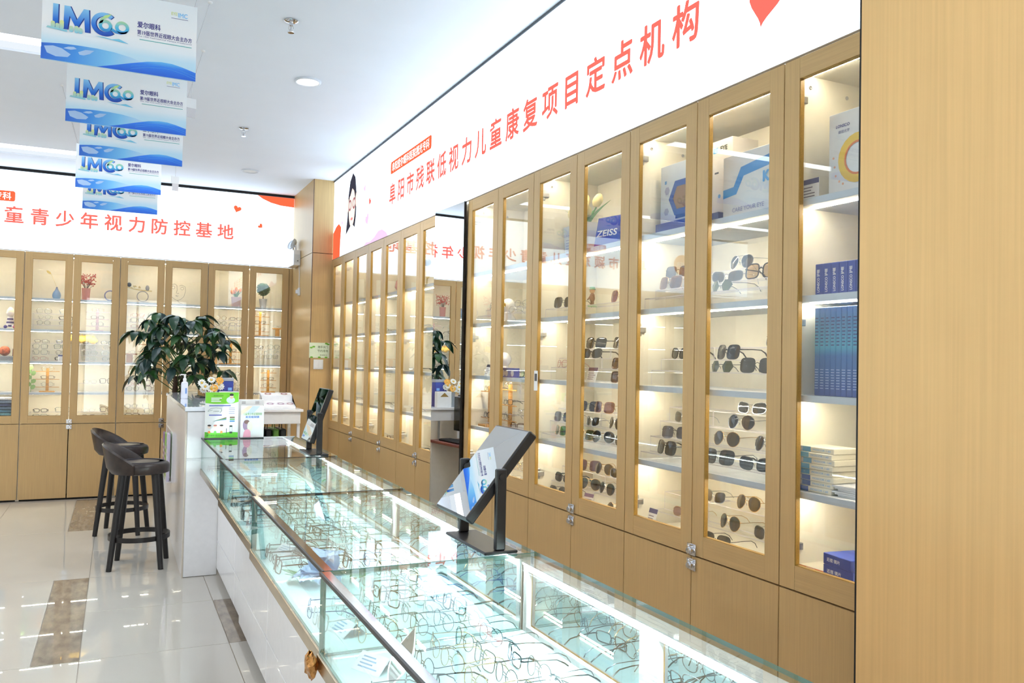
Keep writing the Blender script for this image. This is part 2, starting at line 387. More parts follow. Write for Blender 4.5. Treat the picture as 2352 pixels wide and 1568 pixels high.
# fire sprinklers
for x, y, l in ((0.813, 4.611, 'chrome fire sprinkler hanging from the ceiling, the nearer larger one'), (0.876, 6.98, 'chrome fire sprinkler hanging from the ceiling, the farther smaller one')):
    t = thing('fire_sprinkler', l, 'sprinkler', (x, y, ZC), group='fire sprinklers')
    MB().lathe([(0.036, 0), (0.038, -0.004), (0.030, -0.009), (0.012, -0.011)], seg=24).build('escutcheon', CHROME, t, True)
    MB().cyl((0, 0, -0.009), (0, 0, -0.03), 0.010, 0.009, 12).build('body', CHROME, t)
    MB().tube([(0.009, 0, -0.028), (0.013, 0, -0.045), (0.004, 0, -0.062)], 0.0025, 6).tube([(-0.009, 0, -0.028), (-0.013, 0, -0.045), (-0.004, 0, -0.062)], 0.0025, 6).cyl((0, 0, -0.03), (0, 0, -0.06), 0.0025, seg=8).build('yoke', STEEL, t)
    MB().lathe([(0.005, -0.060), (0.018, -0.066), (0.017, -0.069), (1e-5, -0.069)], seg=16).build('deflector', CHROME, t)

# corner column, clad in oak panels
col_ = struct(MB().box(1.80, XW, 8.607, YW, 0.0, ZC).build('column', BLACKM))
for z0, z1 in ((0.0, 2.584), (2.590, ZC)):
    MB().box(1.79, 1.80, 8.606, YB + 0.03, z0, z1).build('panel', WOOD_V, col_)
    MB().box(1.797, XR + 0.03, 8.596, 8.606, z0, z1).build('panel', WOOD_V, col_)
MB().box(1.7895, 1.7965, 8.5955, 8.606, 0, ZC).build('corner_bead', mat('corner_bead', rgb(112, 86, 66), 0.5), col_)
# near pillar at the right edge of the view
pil = struct(MB().box(1.835, XW, 0.0, 1.632, 0.0, ZC).build('pillar', BLACKM))
MB().box(1.825, 1.835, 0.0, 1.6305, 0.0, ZC).build('panel', WOOD_P, pil)
MB().box(1.8255, 1.835, 1.6305, 1.637, 0.0, ZC).build('edge_strip', BLACKM, pil)  # matt black strip puts in the dark of the gap beside the pillar
MB().box(1.825, XW, -0.01, 0.0, 0.0, ZC).build('panel', WOOD_P, pil)

# ================================================================== illuminated signs
S = thing('backlit_sign', 'long white backlit sign with red lettering above the right-hand cabinets', 'sign', (XR, 5.1, ZS))
MB().box(XR + 0.004, XR + 0.2, 1.638, 8.595, ZS + 0.002, ZC - 0.006).build('light_box', SIGNW, S, world=True)
MB().box(XR - 0.002, XR + 0.004, 1.638, 8.595, ZC - 0.016, ZC - 0.001).build('ceiling_gap_shade', mat('gap_shade_grey', rgb(70, 74, 80), 0.5), S, world=True)  # dark strip painted in as the shade of the gap under the ceiling
MB().box(XR - 0.002, XR + 0.004, 1.638, 8.595, ZS - 0.002, ZS + 0.003).build('bottom_trim', mat('sign_trim_low', rgb(150, 130, 104), 0.5), S, world=True)
def SR(y, z, d=0.0): return frame_M((XR + 0.0025 - d, y, z), (0, -1, 0), (0, 0, 1))
def sr_print(name, pts_list, m, d=0.0, label=None):
    mb = MB()
    for pts in pts_list: mb.slab([(-y, z) for y, z in pts][::-1], frame_M((XR + 0.0025 - d, 0, 0), (0, -1, 0), (0, 0, 1)), 0.002)
    for i, v in enumerate(mb.v): mb.v[i] = (v[0], -(-v[1]), v[2])
    o = mb.build(name, m, S, world=True)
    if label: o['label'] = label
    return o
for i, ch in enumerate('阜阳市残联低视力儿童康复项目定点机构'): text_mb(ch, SR(6.54 - 0.2284 * i, 2.857), em=0.182, pitch=1, bold=0.024).build('character', SIGNR, S, world=True)
mb = MB().slab(rrect(-0.49, 0.49, -0.05, 0.05, 0.018), SR(6.11, 3.078), 0.002); mb.build('red_plaque', SIGNO, S, world=True)
text_mb('阜阳爱尔眼科医院视光专科', SR(6.11, 3.078, 0.001), width=0.90, height=0.072, centre=True, bold=0.012).build('plaque_lettering', SIGNT, S, world=True)
def heart(cx, cy, s, rot=0.0):
    p = []
    for i in range(28):
        t = 2 * PI * i / 28; x = 16 * math.sin(t) ** 3 / 17; y = (13 * math.cos(t) - 5 * math.cos(2 * t) - 2 * math.cos(3 * t) - math.cos(4 * t)) / 17
        c, n = math.cos(rot), math.sin(rot); p.append((cx + s * (x * c - y * n), cy + s * (x * n + y * c)))
    return p
for y, z, s, r, m in ((2.205, 2.78, 0.095, -0.25, SIGNR), (7.40, 3.06, 0.035, 0.4, SIGNP), (7.22, 2.91, 0.035, -0.6, SIGNR), (7.30, 2.76, 0.06, 0.35, SIGNP), (8.22, 2.86, 0.03, 0.3, SIGNP)):
    MB().slab(heart(0, 0, s, r)[::-1], SR(y, z), 0.002).build('heart_print', m, S, world=True)
# printed portrait of a child at the far end: hair, face, trial frame, white coat
MS = SR(7.86, 2.78)
HAIR = emis('print_hair', (0.035, 0.035, 0.05, 1), 1.0); SKIN = emis('print_skin', (0.93, 0.70, 0.60, 1), 1.0); COAT = emis('print_coat', (0.86, 0.93, 0.96, 1), 1.0); LIP = emis('print_lip', (0.75, 0.2, 0.2, 1), 1.0); FRM = emis('print_frame', (0.30, 0.13, 0.14, 1), 1.0)
def prt(name, pts, m, d): MB().slab(pts, SR(7.86, 2.78, d), 0.001).build(name, m, S, world=True)
prt('coat_print', [(-0.40, -0.255), (0.46, -0.255), (0.44, -0.12), (0.36, 0.02), (0.16, 0.055), (-0.10, 0.055), (-0.30, 0.0), (-0.38, -0.12)], COAT, 0.0005)
prt('hair_print', [(-0.20, -0.06), (-0.15, 0.10), (-0.13, 0.30), (-0.07, 0.44), (0.03, 0.505), (0.12, 0.45), (0.17, 0.30), (0.17, 0.08), (0.13, -0.03), (0.02, 0.02)], HAIR, 0.001)
prt('face_print', ellipse(0.015, 0.175, 0.118, 0.185, 26), SKIN, 0.0015)
prt('forehead_hair_print', [(-0.11, 0.28), (-0.05, 0.40), (0.03, 0.43), (0.11, 0.38), (0.145, 0.27), (0.10, 0.32), (0.02, 0.36), (-0.05, 0.30)], HAIR, 0.002)
def ringslab(mb, cx, cy, r0, r1, M, n=22):
    vs = [M @ Vector((cx + r * math.cos(2 * PI * i / n), cy + r * math.sin(2 * PI * i / n), 0)) for r in (r0, r1) for i in range(n)]
    return mb.add(vs, [(i, (i + 1) % n, (i + 1) % n + n, i + n)[::-1] for i in range(n)])
mbr = MB(); ringslab(mbr, -0.055, 0.205, 0.034, 0.056, SR(7.86, 2.78, 0.0025)); ringslab(mbr, 0.095, 0.205, 0.034, 0.056, SR(7.86, 2.78, 0.0025)); mbr.build('trial_frame_print', FRM, S, world=True)
prt('hand_print', ellipse(-0.15, 0.22, 0.045, 0.075, 14), SKIN, 0.0022); prt('hand_print', ellipse(0.19, 0.225, 0.045, 0.075, 14), SKIN, 0.0022)
prt('mouth_print', ellipse(0.015, 0.065, 0.04, 0.014, 14), LIP, 0.002)
prt('orange_wedge', [(-0.73, -0.255), (-0.44, -0.255), (-0.43, -0.10), (-0.40, 0.04), (-0.50, 0.09), (-0.62, 0.07), (-0.73, 0.02)], SIGNO, 0.0)
prt('pink_wave', [(0.46, -0.255), (1.22, -0.255), (1.16, -0.215), (1.04, -0.175), (0.93, -0.175), (0.80, -0.215), (0.66, -0.235), (0.54, -0.225)], SIGNP, 0.0)

SB = thing('backlit_sign', 'white backlit sign with red lettering and hearts above the back cabinets', 'sign', (-1.3, YB, ZS))
MB().box(-4.45, 1.788, YB + 0.004, YB + 0.25, ZS + 0.002, ZC - 0.03).build('light_box', SIGNW, SB, world=True)
MB().box(-4.45, 1.788, YB - 0.001, YB + 0.2, ZC - 0.028, ZC - 0.001).build('ceiling_gap_shade', BLACKM, SB, world=True)  # black strip stands for the shadow gap between sign and ceiling
MB().box(-4.45, 1.788, YB - 0.001, YB + 0.004, ZS - 0.002, ZS + 0.004).build('bottom_trim', mat('sign_trim_low', rgb(150, 130, 104), 0.5), SB, world=True)
def SF(x, z, d=0.0): return frame_M((x, YB + 0.0025 - d, z), (1, 0, 0), (0, 0, 1))
for i, ch in enumerate('阜阳市颍东区儿童青少年视力防控基地'): text_mb(ch, SF(-0.974 + (i - 7) * 0.2245, 2.875), em=0.176, pitch=1, bold=0.022).build('character', SIGNR, SB, world=True)
MB().slab(rrect(-0.50, 0.50, -0.052, 0.052, 0.02), SF(-1.47, 3.062), 0.002).build('red_plaque', SIGNO, SB, world=True)
text_mb('阜阳爱尔眼科医院视光专科', SF(-1.47, 3.062, 0.001), width=0.93, height=0.074, centre=True, bold=0.012).build('plaque_lettering', SIGNT, SB, world=True)
for x, z, s, r in ((1.165, 3.145, 0.045, -0.3), (1.42, 2.975, 0.03, 0.9)):
    MB().slab(heart(0, 0, s, r), SF(x, z), 0.002).build('heart_print', SIGNO, SB, world=True)
MB().slab([(1.38, ZC - 0.03), (1.44, 3.285), (1.53, 3.25), (1.64, 3.228), (1.788, 3.22), (1.788, ZC - 0.03)], SF(0, 0), 0.002).build('corner_print', SIGNO, SB, world=True)
AO = emis('logo_orange', (0.95, 0.38, 0.08, 1), 1.0)
bub = ellipse(0, 0, 0.145, 0.145, 30); bub[21:24] = [(-0.075, -0.12), (-0.085, -0.20), (-0.005, -0.145)]
MB().slab(bub, SF(-3.25, 2.93), 0.002).build('logo_bubble', AO, SB, world=True)
text_mb('AIER', SF(-3.25, 2.935, 0.001), width=0.2, centre=True, bold=0.02).build('logo_lettering', SIGNT, SB, world=True)

# ================================================================== wall cabinets
_mesh = {}
def shared(key, fn):
    if key not in _mesh: _mesh[key] = fn()
    return _mesh[key]
def lock_mesh():
    m = MB().cbox(-0.026, 0.026, -0.006, 0.0, -0.022, 0.022, 0.002)
    m.lathe([(0.013, -0.005), (0.015, -0.02), (0.011, -0.026), (1e-5, -0.026)], (0.006, 0, 0), 14, axis='y')
    m.cyl((-0.017, -0.002, 0.012), (-0.017, -0.009, 0.012), 0.004, seg=8); m.fix = True
    return m.mesh('lock', CHROME, True)
def hinge_mesh(): return MB().cbox(-0.004, 0.012, -0.005, 0.05, -0.012, 0.012, 0.002).cbox(-0.004, 0.006, 0.0, 0.03, -0.028, 0.028, 0.002).cyl((0.012, 0.004, 0), (0.015, 0.004, 0), 0.006, seg=8).mesh('hinge', STEEL)
def screw_mesh(): return MB().lathe([(0.007, 0), (0.007, 0.0015), (0.004, 0.0018), (0.003, 0.0008), (1e-5, 0.0008)], seg=12, axis='x').mesh('screw', STEEL)
CABS = []
def cabinet(label, loc, rz, W, doors, lock_at, gap=0.0025, group=None, strips=True):
    """local x along the wall, y into it, z up; doors = list of (x0, x1); lock_at = x of the seam that carries locks"""
    t = thing('display_cabinet', label, 'cabinet', loc, rz, group); D = 0.40; e = 0.016
    b = MB()
    b.box(0, e, 0.024, D, 0.0, ZS - 0.004); b.box(W - e, W, 0.024, D, 0.0, ZS - 0.004)
    b.box(e, W - e, D - 0.01, D, 0.0, ZS - 0.004); b.box(e, W - e, 0.024, D - 0.01, ZS - 0.035, ZS - 0.004); b.box(e, W - e, 0.024, D - 0.01, ZM, ZFLOOR)
    b.build('carcass', CREAM, t)
    MB().box(0, W, 0.03, 0.05, 0, 0.02).build('plinth', BLACKM, t)
    for z in SHELF:
        MB().box(e, W - e, 0.042, D - 0.011, z - 0.010, z + 0.010, 0).box(e, W - e, 0.036, 0.042, z - 0.011, z + 0.011, 1).build('shelf', [SHELF_M, SHELF_EDGE], t)
    for z in (ZS - 0.035,) + tuple(s - 0.010 for s in SHELF):
        if strips: MB().box(e + 0.012, W - e - 0.012, 0.092, 0.100, z - 0.0035, z - 0.0005).build('led_strip', LED, t)
    hm = shared('hinge', hinge_mesh); sm = shared('screw', screw_mesh); lm = shared('lock', lock_mesh)
    for z in (2.40, 0.905, 1.65):
        o = link('hinge', hm, t); o.location = (e, 0.03, z)
    for y_, z in ((0.10, 2.45), (0.27, 2.44)):
        o = link('screw', sm, t); o.location = (e, y_, z)
    for x0, x1 in doors:
        a, c = x0 + gap, x1 - gap; st = 0.066; zt, zb = ZS - 0.004, ZM + 0.003; tr, br = 0.069, 0.078
        gb = MB()
        d = MB().box(a, a + st, 0, 0.02, zb, zt, 0).box(c - st, c, 0, 0.02, zb, zt, 0).box(a + st + 0.0006, c - st - 0.0006, 0.0003, 0.02, zt - tr, zt, 1).box(a + st + 0.0006, c - st - 0.0006, 0.0003, 0.02, zb, zb + br, 1).build('door', [WOOD_V, WOOD_H], t)
        gx0, gx1, gz0, gz1 = a + st, c - st, zb + br, zt - tr
        MB().box(gx0 - 0.004, gx1 + 0.004, 0.010, 0.014, gz0 - 0.004, gz1 + 0.004).build('pane', GLASS, d)
        MB().box(gx0, gx0 + 0.0025, 0.002, 0.019, gz0, gz1).box(gx1 - 0.0025, gx1, 0.002, 0.019, gz0, gz1).box(gx0, gx1, 0.002, 0.019, gz0, gz0 + 0.0025).box(gx0, gx1, 0.002, 0.019, gz1 - 0.0025, gz1).build('bead', WOOD_EDGE, d)
        ld = MB().box(a, c, 0, 0.02, 0.018, ZM - 0.003).build('lower_door', WOOD_V, t)
        if lock_at is not None and abs(x1 - lock_at) < 0.01:
            o = link('lock', lm, d); o.location = (lock_at + 0.004, 0, ZM + 0.022); o = link('lock', lm, ld); o.location = (lock_at + 0.004, 0, ZM - 0.034)
    CABS.append(t); return t
GR = 'oak display cabinets along the right wall'
def rcab(k0, n, label):
    W = WR * n; ds = [(i * WR, (i + 1) * WR) for i in range(n)]
    return cabinet(label, (XR, Y0 + (k0 + n) * WR, 0), -PI / 2, W, ds, WR if n == 2 else None, group=GR)
rcab(-1, 1, 'oak glass-door cabinet of boxes beside the wooden pillar, nearest the camera')
rcab(0, 2, 'two-door oak cabinet of sunglasses with large boxes on its top shelf')
rcab(2, 2, 'two-door oak cabinet with a tulip pot on the top shelf')
rcab(4, 2, 'two-door oak cabinet right of the tall mirror door')
rcab(7, 2, 'two-door oak cabinet just left of the tall mirror door')
rcab(9, 2, 'two-door oak cabinet, second left of the mirror door')
rcab(11, 2, 'two-door oak cabinet, third left of the mirror door')
rcab(13, 1, 'narrow single-door oak cabinet touching the corner column')
# mirror door, ajar by a few degrees
mdw = WR
t = thing('mirror_cabinet', 'closed oak cabinet behind the tall mirror door', 'cabinet', (XR, Y0 + 7 * WR, 0), -PI / 2)
MB().box(0.001, mdw - 0.001, 0.03, 0.40, 0, ZS - 0.004).build('carcass', WOOD_V, t)
t = thing('mirror_door', 'tall frameless mirror door standing slightly ajar between oak cabinets', 'mirror', (XR - 0.024, Y0 + 6 * WR + 0.004, 0), -PI / 2 + math.radians(2.9))
MB().box(-mdw - 0.012, 0.0, 0.003, 0.015, 0.06, ZS - 0.004).build('backing', BLACK, t)
MB().box(-mdw - 0.011, -0.004, 0.0, 0.003, 0.062, ZS - 0.006).build('mirror_glass', MIRROR, t)
MB().box(-0.004, 0.0, -0.001, 0.003, 0.06, ZS - 0.004).build('edge_profile', BLACK, t)
GB = 'oak display cabinets along the back wall'
for k, l in ((-6, 'leftmost oak cabinet of the back wall'), (-4, 'second oak cabinet from the left end of the back wall'), (-2, 'oak back-wall cabinet with folded cloths, at the left edge of the view'), (0, 'two-door oak back-wall cabinet with the blue vase and pink vase'), (2, 'two-door oak back-wall cabinet with bird ornament and wire face'), (4, 'two-door oak back-wall cabinet with tulip pot and round topiary')):
    cabinet(l, (B0 + k * WB, YB, 0), 0, WB * 2, [(0, WB), (WB, 2 * WB)], WB, gap=0.0045, group=GB)
struct(MB().box(B0 + 6 * WB + 0.002, 1.788, YB + 0.005, YB + 0.38, 0, ZS - 0.004).build('trim_1', WOOD_V))

# ================================================================== eyewear
def outline(kind, n=18):
    p = []
    for i in range(n):
        a = 2 * PI * i / n; c, s = math.cos(a), math.sin(a)
        if kind == 'round': x, z = 0.0245 * c, 0.0235 * s
        elif kind == 'aviator': x, z = 0.029 * c * (1.0 + 0.10 * s), 0.025 * s - 0.003 * c + (0.003 if s > 0 else -0.002) * abs(s)
        elif kind == 'hex': r = 0.027 / max(abs(math.cos((a % (PI / 3)) - PI / 6)) / math.cos(PI / 6), 0.9); x, z = r * c * 1.02, r * s * 0.9
        else:
            W, H, e = {'rect': (0.0265, 0.0165, 0.5), 'square': (0.0285, 0.0245, 0.5), 'oval': (0.0260, 0.0185, 0.8), 'cat': (0.0285, 0.0215, 0.65), 'large': (0.0315, 0.0275, 0.55)}[kind]
            x = W * math.copysign(abs(c) ** e, c); z = H * math.copysign(abs(s) ** e, s)
            if kind == 'cat': z += 0.10 * x
        p.append((x, z))
    return p
EYE = {}
def eyewear(key, kind, rim_r, fm, lens, temple=None, n=18):
    lean = 0.20 if key[0] == 's' else 0.15
    """front in the xz plane facing -y, bottom of the rims at z = 0, temples going back along +y"""
    temple = temple or fm
    o = outline(kind, n); W = max(p[0] for p in o); H = -min(p[1] for p in o); cx = W + 0.0085; zc = H + rim_r
    wrap = lambda x: 2.2 * x * x
    fr = MB(); lens_mb = []; tm = []
    for sg in (1, -1):
        pts = [(sg * (cx + x), wrap(cx + x) + lean * (zc + z), zc + z) for x, z in o]
        fr.tube(pts, rim_r, 5, closed=True)
        l = MB(); c = (sg * cx, wrap(cx) - 0.004 + lean * zc, zc); k = len(pts)
        l.add([c] + pts, [((0, i + 1, (i + 1) % k + 1) if sg > 0 else (0, (i + 1) % k + 1, i + 1)) for i in range(k)]); lens_mb.append(l)
        hx = cx + W; hz = zc + 0.35 * H; y0 = wrap(hx) + lean * hz
        fr.tube([(sg * (hx - 0.003), wrap(hx - 0.003) + lean * hz, hz), (sg * (hx + 0.004), y0 + 0.001, hz), (sg * (hx + 0.006), y0 + 0.006, hz)], rim_r * 1.2, 5)
        tw = max(rim_r, 0.0012)
        tm.append(MB().tube([(sg * (hx + 0.0065), y0 + 0.005, hz), (sg * (hx + 0.0075), y0 + 0.055, hz + 0.001), (sg * (hx + 0.005), y0 + 0.095, hz - 0.001), (sg * (hx + 0.002), y0 + 0.117, hz - 0.012), (sg * (hx - 0.001), y0 + 0.130, max(0.0018, hz - 0.030))], [tw, tw, tw * 1.1, tw * 1.35, tw * 1.2], 5))
    zb = lean * (zc + 0.3 * H)
    fr.tube([(-(cx - W), wrap(cx - W) + zb, zc + 0.25 * H), (0, zb - 0.0015, zc + 0.42 * H), (cx - W, wrap(cx - W) + zb, zc + 0.25 * H)], rim_r, 5)
    zb = lean * (zc + 0.88 * H)
    if kind == 'aviator': fr.tube([(-(cx - W * 0.6), zb + 0.0005, zc + 0.9 * H), (0, zb - 0.001, zc + 0.86 * H), (cx - W * 0.6, zb + 0.0005, zc + 0.9 * H)], rim_r, 5)
    for sg in (1, -1): fr.tube([(sg * (cx - W), wrap(cx - W) + lean * zc, zc), (sg * (cx - W - 0.002), 0.006 + lean * zc, zc - 0.003), (sg * (cx - W - 0.001), 0.007 + lean * zc, zc - 0.010)], 0.0011, 4)
    parts = [('rim', fr.mesh('rim', fm, True))] + [('lens', l.mesh('lens', lens, True)) for l in lens_mb] + [('temple', x.mesh('temple', temple, True)) for x in tm]
    j = MB(); j.add(fr.v, fr.f, 0)
    for l in lens_mb: j.add(l.v, l.f, 1)
    for x in tm: j.add(x.v, x.f, 2)
    EYE[key] = (parts, j.mesh('eyeglasses', [fm, lens, temple], True))
def place_eye(key, loc, rz, label, group, cat='eyeglasses', tilt=0.0, parts=True, name=None, scale=1.0, ry=0.0):
    pr, jm = EYE[key]; name = name or ('sunglasses' if cat == 'sunglasses' else 'eyeglasses')
    if parts:
        t = thing(name, label, cat, loc, rz, group)
        for n_, me in pr: link(n_, me, t)
    else:
        t = tag(link(name, jm), label, cat, group); t.location = loc; t.rotation_euler = (0, 0, rz)
    t.rotation_euler = (tilt, ry, rz); t.scale = (scale,) * 3
    return t
CLR = pane('lens_clear', (0.965, 0.985, 0.985, 1), 0.05, fmax=0.5)
def dark_lens(name, c, f0=0.05): return pane(name, c, f0)
L_BLK = dark_lens('lens_black', (0.030, 0.030, 0.034, 1)); L_GRY = dark_lens('lens_grey', (0.09, 0.09, 0.085, 1)); L_GRN = dark_lens('lens_green', (0.10, 0.15, 0.07, 1)); L_BRN = dark_lens('lens_brown', (0.23, 0.10, 0.06, 1)); L_TAN = dark_lens('lens_tan', (0.62, 0.45, 0.26, 1)); L_PUR = dark_lens('lens_purple', (0.22, 0.12, 0.20, 1)); L_BLU = dark_lens('lens_blue', (0.13, 0.15, 0.24, 1)); L_PNK = dark_lens('lens_pink', (0.50, 0.30, 0.28, 1))
F_BLK = mat('frame_black', rgb(24, 24, 26), 0.25); F_GUN = mat('frame_gunmetal', (0.16, 0.17, 0.19, 1), 0.25, 0.9); F_SIL = mat('frame_silver', (0.55, 0.57, 0.6, 1), 0.2, 1.0); F_GLD = mat('frame_gold', (0.72, 0.50, 0.26, 1), 0.22, 1.0); F_TOR = mat('frame_tortoise', rgb(92, 56, 34), 0.25, noise=(160, 0.5, 3)); F_BLU = mat('frame_blue', rgb(60, 84, 140), 0.25); F_PNK = mat('frame_pink', rgb(196, 120, 120), 0.3); F_GRN = mat('frame_teal', rgb(50, 92, 92), 0.25); F_CLR = mat('frame_crystal', rgb(214, 220, 220), 0.15)
for k, a in {'w_gun': ('round', 0.0011, F_GUN, CLR), 'w_sil': ('oval', 0.0010, F_SIL, CLR), 'w_gld': ('round', 0.0011, F_GLD, CLR), 'w_blk': ('rect', 0.0016, F_BLK, CLR), 'w_sq': ('square', 0.0013, F_GUN, CLR, F_BLK), 'w_tor': ('square', 0.0022, F_TOR, CLR), 'w_blu': ('rect', 0.0014, F_BLU, CLR), 'w_pnk': ('oval', 0.0012, F_PNK, CLR), 'w_grn': ('square', 0.0013, F_GRN, CLR), 'w_thick': ('rect', 0.0024, F_BLK, CLR), 'w_clr': ('square', 0.0022, F_CLR, CLR),
             's_av': ('aviator', 0.0011, F_SIL, L_BLK), 's_avg': ('aviator', 0.0011, F_GLD, L_GRY), 's_sq': ('large', 0.0022, F_BLK, L_BLK), 's_cat': ('cat', 0.0028, F_BLK, L_BLK), 's_hex': ('hex', 0.0011, F_GUN, L_GRN), 's_rnd': ('large', 0.0012, F_BLK, L_GRY), 's_brn': ('large', 0.0010, F_GLD, L_BRN), 's_tan': ('large', 0.0026, F_BLK, L_TAN), 's_pur': ('large', 0.0010, F_GLD, L_PUR), 's_blu': ('square', 0.0012, F_GUN, L_BLU), 's_grn': ('square', 0.0012, F_GLD, L_GRN), 's_pnk': ('oval', 0.0012, F_GLD, L_PNK), 's_oval': ('cat', 0.0012, F_SIL, L_GRY), 's_tor': ('square', 0.0024, F_TOR, L_BRN)}.items(): eyewear(k, *a)

# ================================================================== glass showcases along the aisle
ZT = 0.940
SHOW = [('nearest', 0.494, 0.903, 1.134), ('second nearest', 0.503, 2.180, 1.134), ('third', 0.517, 3.456, 1.144), ('farthest', 0.533, 4.732, 1.158)]
LEN = 1.272
def glassbox(x0, x1, y0, y1, z0, z1, thin):
    """sheet with green cut edges; thin axis 0, 1 or 2"""
    b = MB().box(x0, x1, y0, y1, z0, z1); faces = {0: (4, 5), 1: (2, 3), 2: (0, 1)}[thin]
    b.m = [0 if i in faces else 1 for i in range(6)]; return b
def showcase(which, xl, y0, xr):
    t = thing('glass_showcase', 'white showcase with lit glass top full of eyeglasses, %s of the row' % which, 'showcase', (xl, y0, 0), group='row of glass showcases')
    D = xr - xl; L = LEN; xb = 0.120
    MB().box(xb + 0.018, D - 0.02, 0.002, L - 0.002, 0.05, 0.690).build('base', WHITE, t)
    MB().box(xb + 0.04, D - 0.03, 0.01, L - 0.01, 0.0, 0.05).build('plinth', STEEL, t)
    sp = {'nearest': 0.62, 'second nearest': 0.34, 'third': 0.36, 'farthest': 0.34}[which]
    for a, b in ((0.002, sp - 0.002), (sp + 0.002, L - 0.002)):
        MB().cbox(xb, xb + 0.018, a, b, 0.245, 0.688, 0.0015).build('front_panel', WHITE, t); MB().cbox(xb, xb + 0.018, a, b, 0.052, 0.240, 0.0015).build('front_panel', WHITE, t)
    MB().box(0.012, xb + 0.02, 0.002, L - 0.002, 0.690, 0.700).build('soffit', WHITE, t)
    MB().box(0.012, D - 0.022, 0.002, L - 0.002, 0.7002, 0.722).build('bed', BED, t)
    MB().cbox(-0.004, 0.011, 0.001, L - 0.001, 0.692, 0.732, 0.002).build('front_trim', BRONZE, t)
    glassbox(0.0, D, 0.001, L - 0.001, ZT - 0.010, ZT, 2).build('top_glass', [CASEG, EDGEG], t)
    glassbox(0.002, 0.009, 0.001, L - 0.001, 0.7325, ZT - 0.0105, 0).build('front_glass', [CASEG, EDGEG], t)
    for ya in (0.002, L - 0.009): glassbox(0.010, D - 0.05, ya, ya + 0.007, 0.7225, ZT - 0.0105, 1).build('end_glass', [CASEG, EDGEG], t)
    MB().box(0.004, 0.026, 0.001, L - 0.001, ZT, ZT + 0.0012).build('edge_profile', mat('edge_metal', (0.50, 0.49, 0.48, 1), 0.1, 1.0), t); MB().box(-0.002, 0.004, 0.001, L - 0.001, ZT - 0.008, ZT + 0.0014).build('edge_strip', BLACK, t)
    if which in ('second nearest', 'third'): MB().box(0.026, D, L - 0.004, L - 0.001, ZT - 0.008, ZT + 0.0012).build('seam_strip', BLACK, t)
    f = MB().box(D - 0.05, D - 0.02, 0.002, 0.032, 0.7225, ZT - 0.0105).box(D - 0.05, D - 0.02, L - 0.032, L - 0.002, 0.7225, ZT - 0.0105).box(D - 0.05, D - 0.02, 0.032, L - 0.032, ZT - 0.042, ZT - 0.0105).box(D - 0.05, D - 0.02, 0.032, L - 0.032, 0.7225, 0.738).box(D - 0.05, D - 0.02, L / 2 - 0.035, L / 2 + 0.035, 0.738, ZT - 0.042)
    rf = f.build('rear_frame', WHITE, t)
    for a, b in ((0.032, L / 2 - 0.035), (L / 2 + 0.035, L - 0.032)):
        md = MB().box(D - 0.034, D - 0.026, a, b, 0.738, ZT - 0.042).build('mirror_door', mat('mirror_frame_oak', rgb(196, 150, 84), 0.4), t)
        MB().box(D - 0.036, D - 0.034, a + 0.008, b - 0.008, 0.744, ZT - 0.048).build('mirror', MIRROR, md)
    MB().box(D - 0.066, D - 0.0505, 0.012, L - 0.012, ZT - 0.0155, ZT - 0.0108).build('rear_lip', WHITE, t); MB().box(D - 0.064, D - 0.055, 0.03, L - 0.03, ZT - 0.021, ZT - 0.0158).build('led_strip', LEDC, t)  # lip added to hide the bright strip beneath it from above
    MB().box(0.0165, 0.021, 0.03, L - 0.16, ZT - 0.018, ZT - 0.0135).build('led_strip', LEDC, t)
    return t
for a in SHOW: showcase(*a)
t = thing('corner_wrap', 'crumpled copper foil wrapped round the front corner of the nearest showcase', 'foil', (0.488, 2.178, 0.69))
fb = MB(); rr = random.Random(3)
for j in range(2):
    fb.ball((0.006, 0.016 * (1 - 2 * j) + 0.004, 0.010), 0.024, 10, 7, sq=(0.55, 0.9, 1.3))
for i, v in enumerate(fb.v): fb.v[i] = (v[0] - 0.016 + rr.uniform(-1, 1) * 0.003, v[1] + rr.uniform(-1, 1) * 0.003, v[2] + rr.uniform(-1, 1) * 0.004)
fb.build('foil', COPPER, t)

# eyeglasses lying in rows on the beds, facing the aisle
kinds = ['w_gun', 'w_sq', 'w_gun', 'w_blk', 'w_gld', 'w_sil', 'w_grn', 'w_blu', 'w_tor', 'w_pnk', 'w_thick', 'w_clr']
CN = {'w_gun': 'round gunmetal', 'w_sq': 'square black-armed', 'w_blk': 'narrow black', 'w_gld': 'round gold', 'w_sil': 'oval silver', 'w_grn': 'square teal', 'w_blu': 'narrow blue', 'w_tor': 'tortoiseshell', 'w_pnk': 'oval pink', 'w_thick': 'thick black', 'w_clr': 'clear plastic'}
ROWN = ['front', 'second', 'third', 'fourth', 'fifth', 'rear']
rr = random.Random(11)
LAY = {'nearest': (6, 9), 'second nearest': (6, 9), 'third': (6, 9), 'farthest': (4, 5)}
for which, xl, y0, xr in SHOW:
    nr, nc = LAY[which]
    for r in range(nr):
        for c in range(nc):
            if which == 'nearest' and r <= 1 and c in (7, 8): continue
            if which == 'second nearest' and r <= 2 and 3 <= c <= 5: continue
            if which == 'second nearest' and r == 0 and c == 0: continue
            if which == 'third' and r == 0 and c in (0, 1): continue
            k = rr.choice(kinds[:5] if which == 'nearest' else kinds)
            x = xl + 0.040 + r * (0.49 / nr) + rr.uniform(-0.006, 0.006); y = y0 + 0.085 + c * (LEN - 0.17) / (nc - 1) + rr.uniform(-0.008, 0.008)
            place_eye(k, (x, y, 0.7225), -PI / 2 + rr.uniform(-0.22, 0.22), '%s eyeglasses, %s from near end of the %s row, %s showcase' % (CN[k], ORD[c], ROWN[r], which), 'eyeglasses in the %s showcase' % which, parts=which in ('nearest', 'second nearest'), scale=0.97)
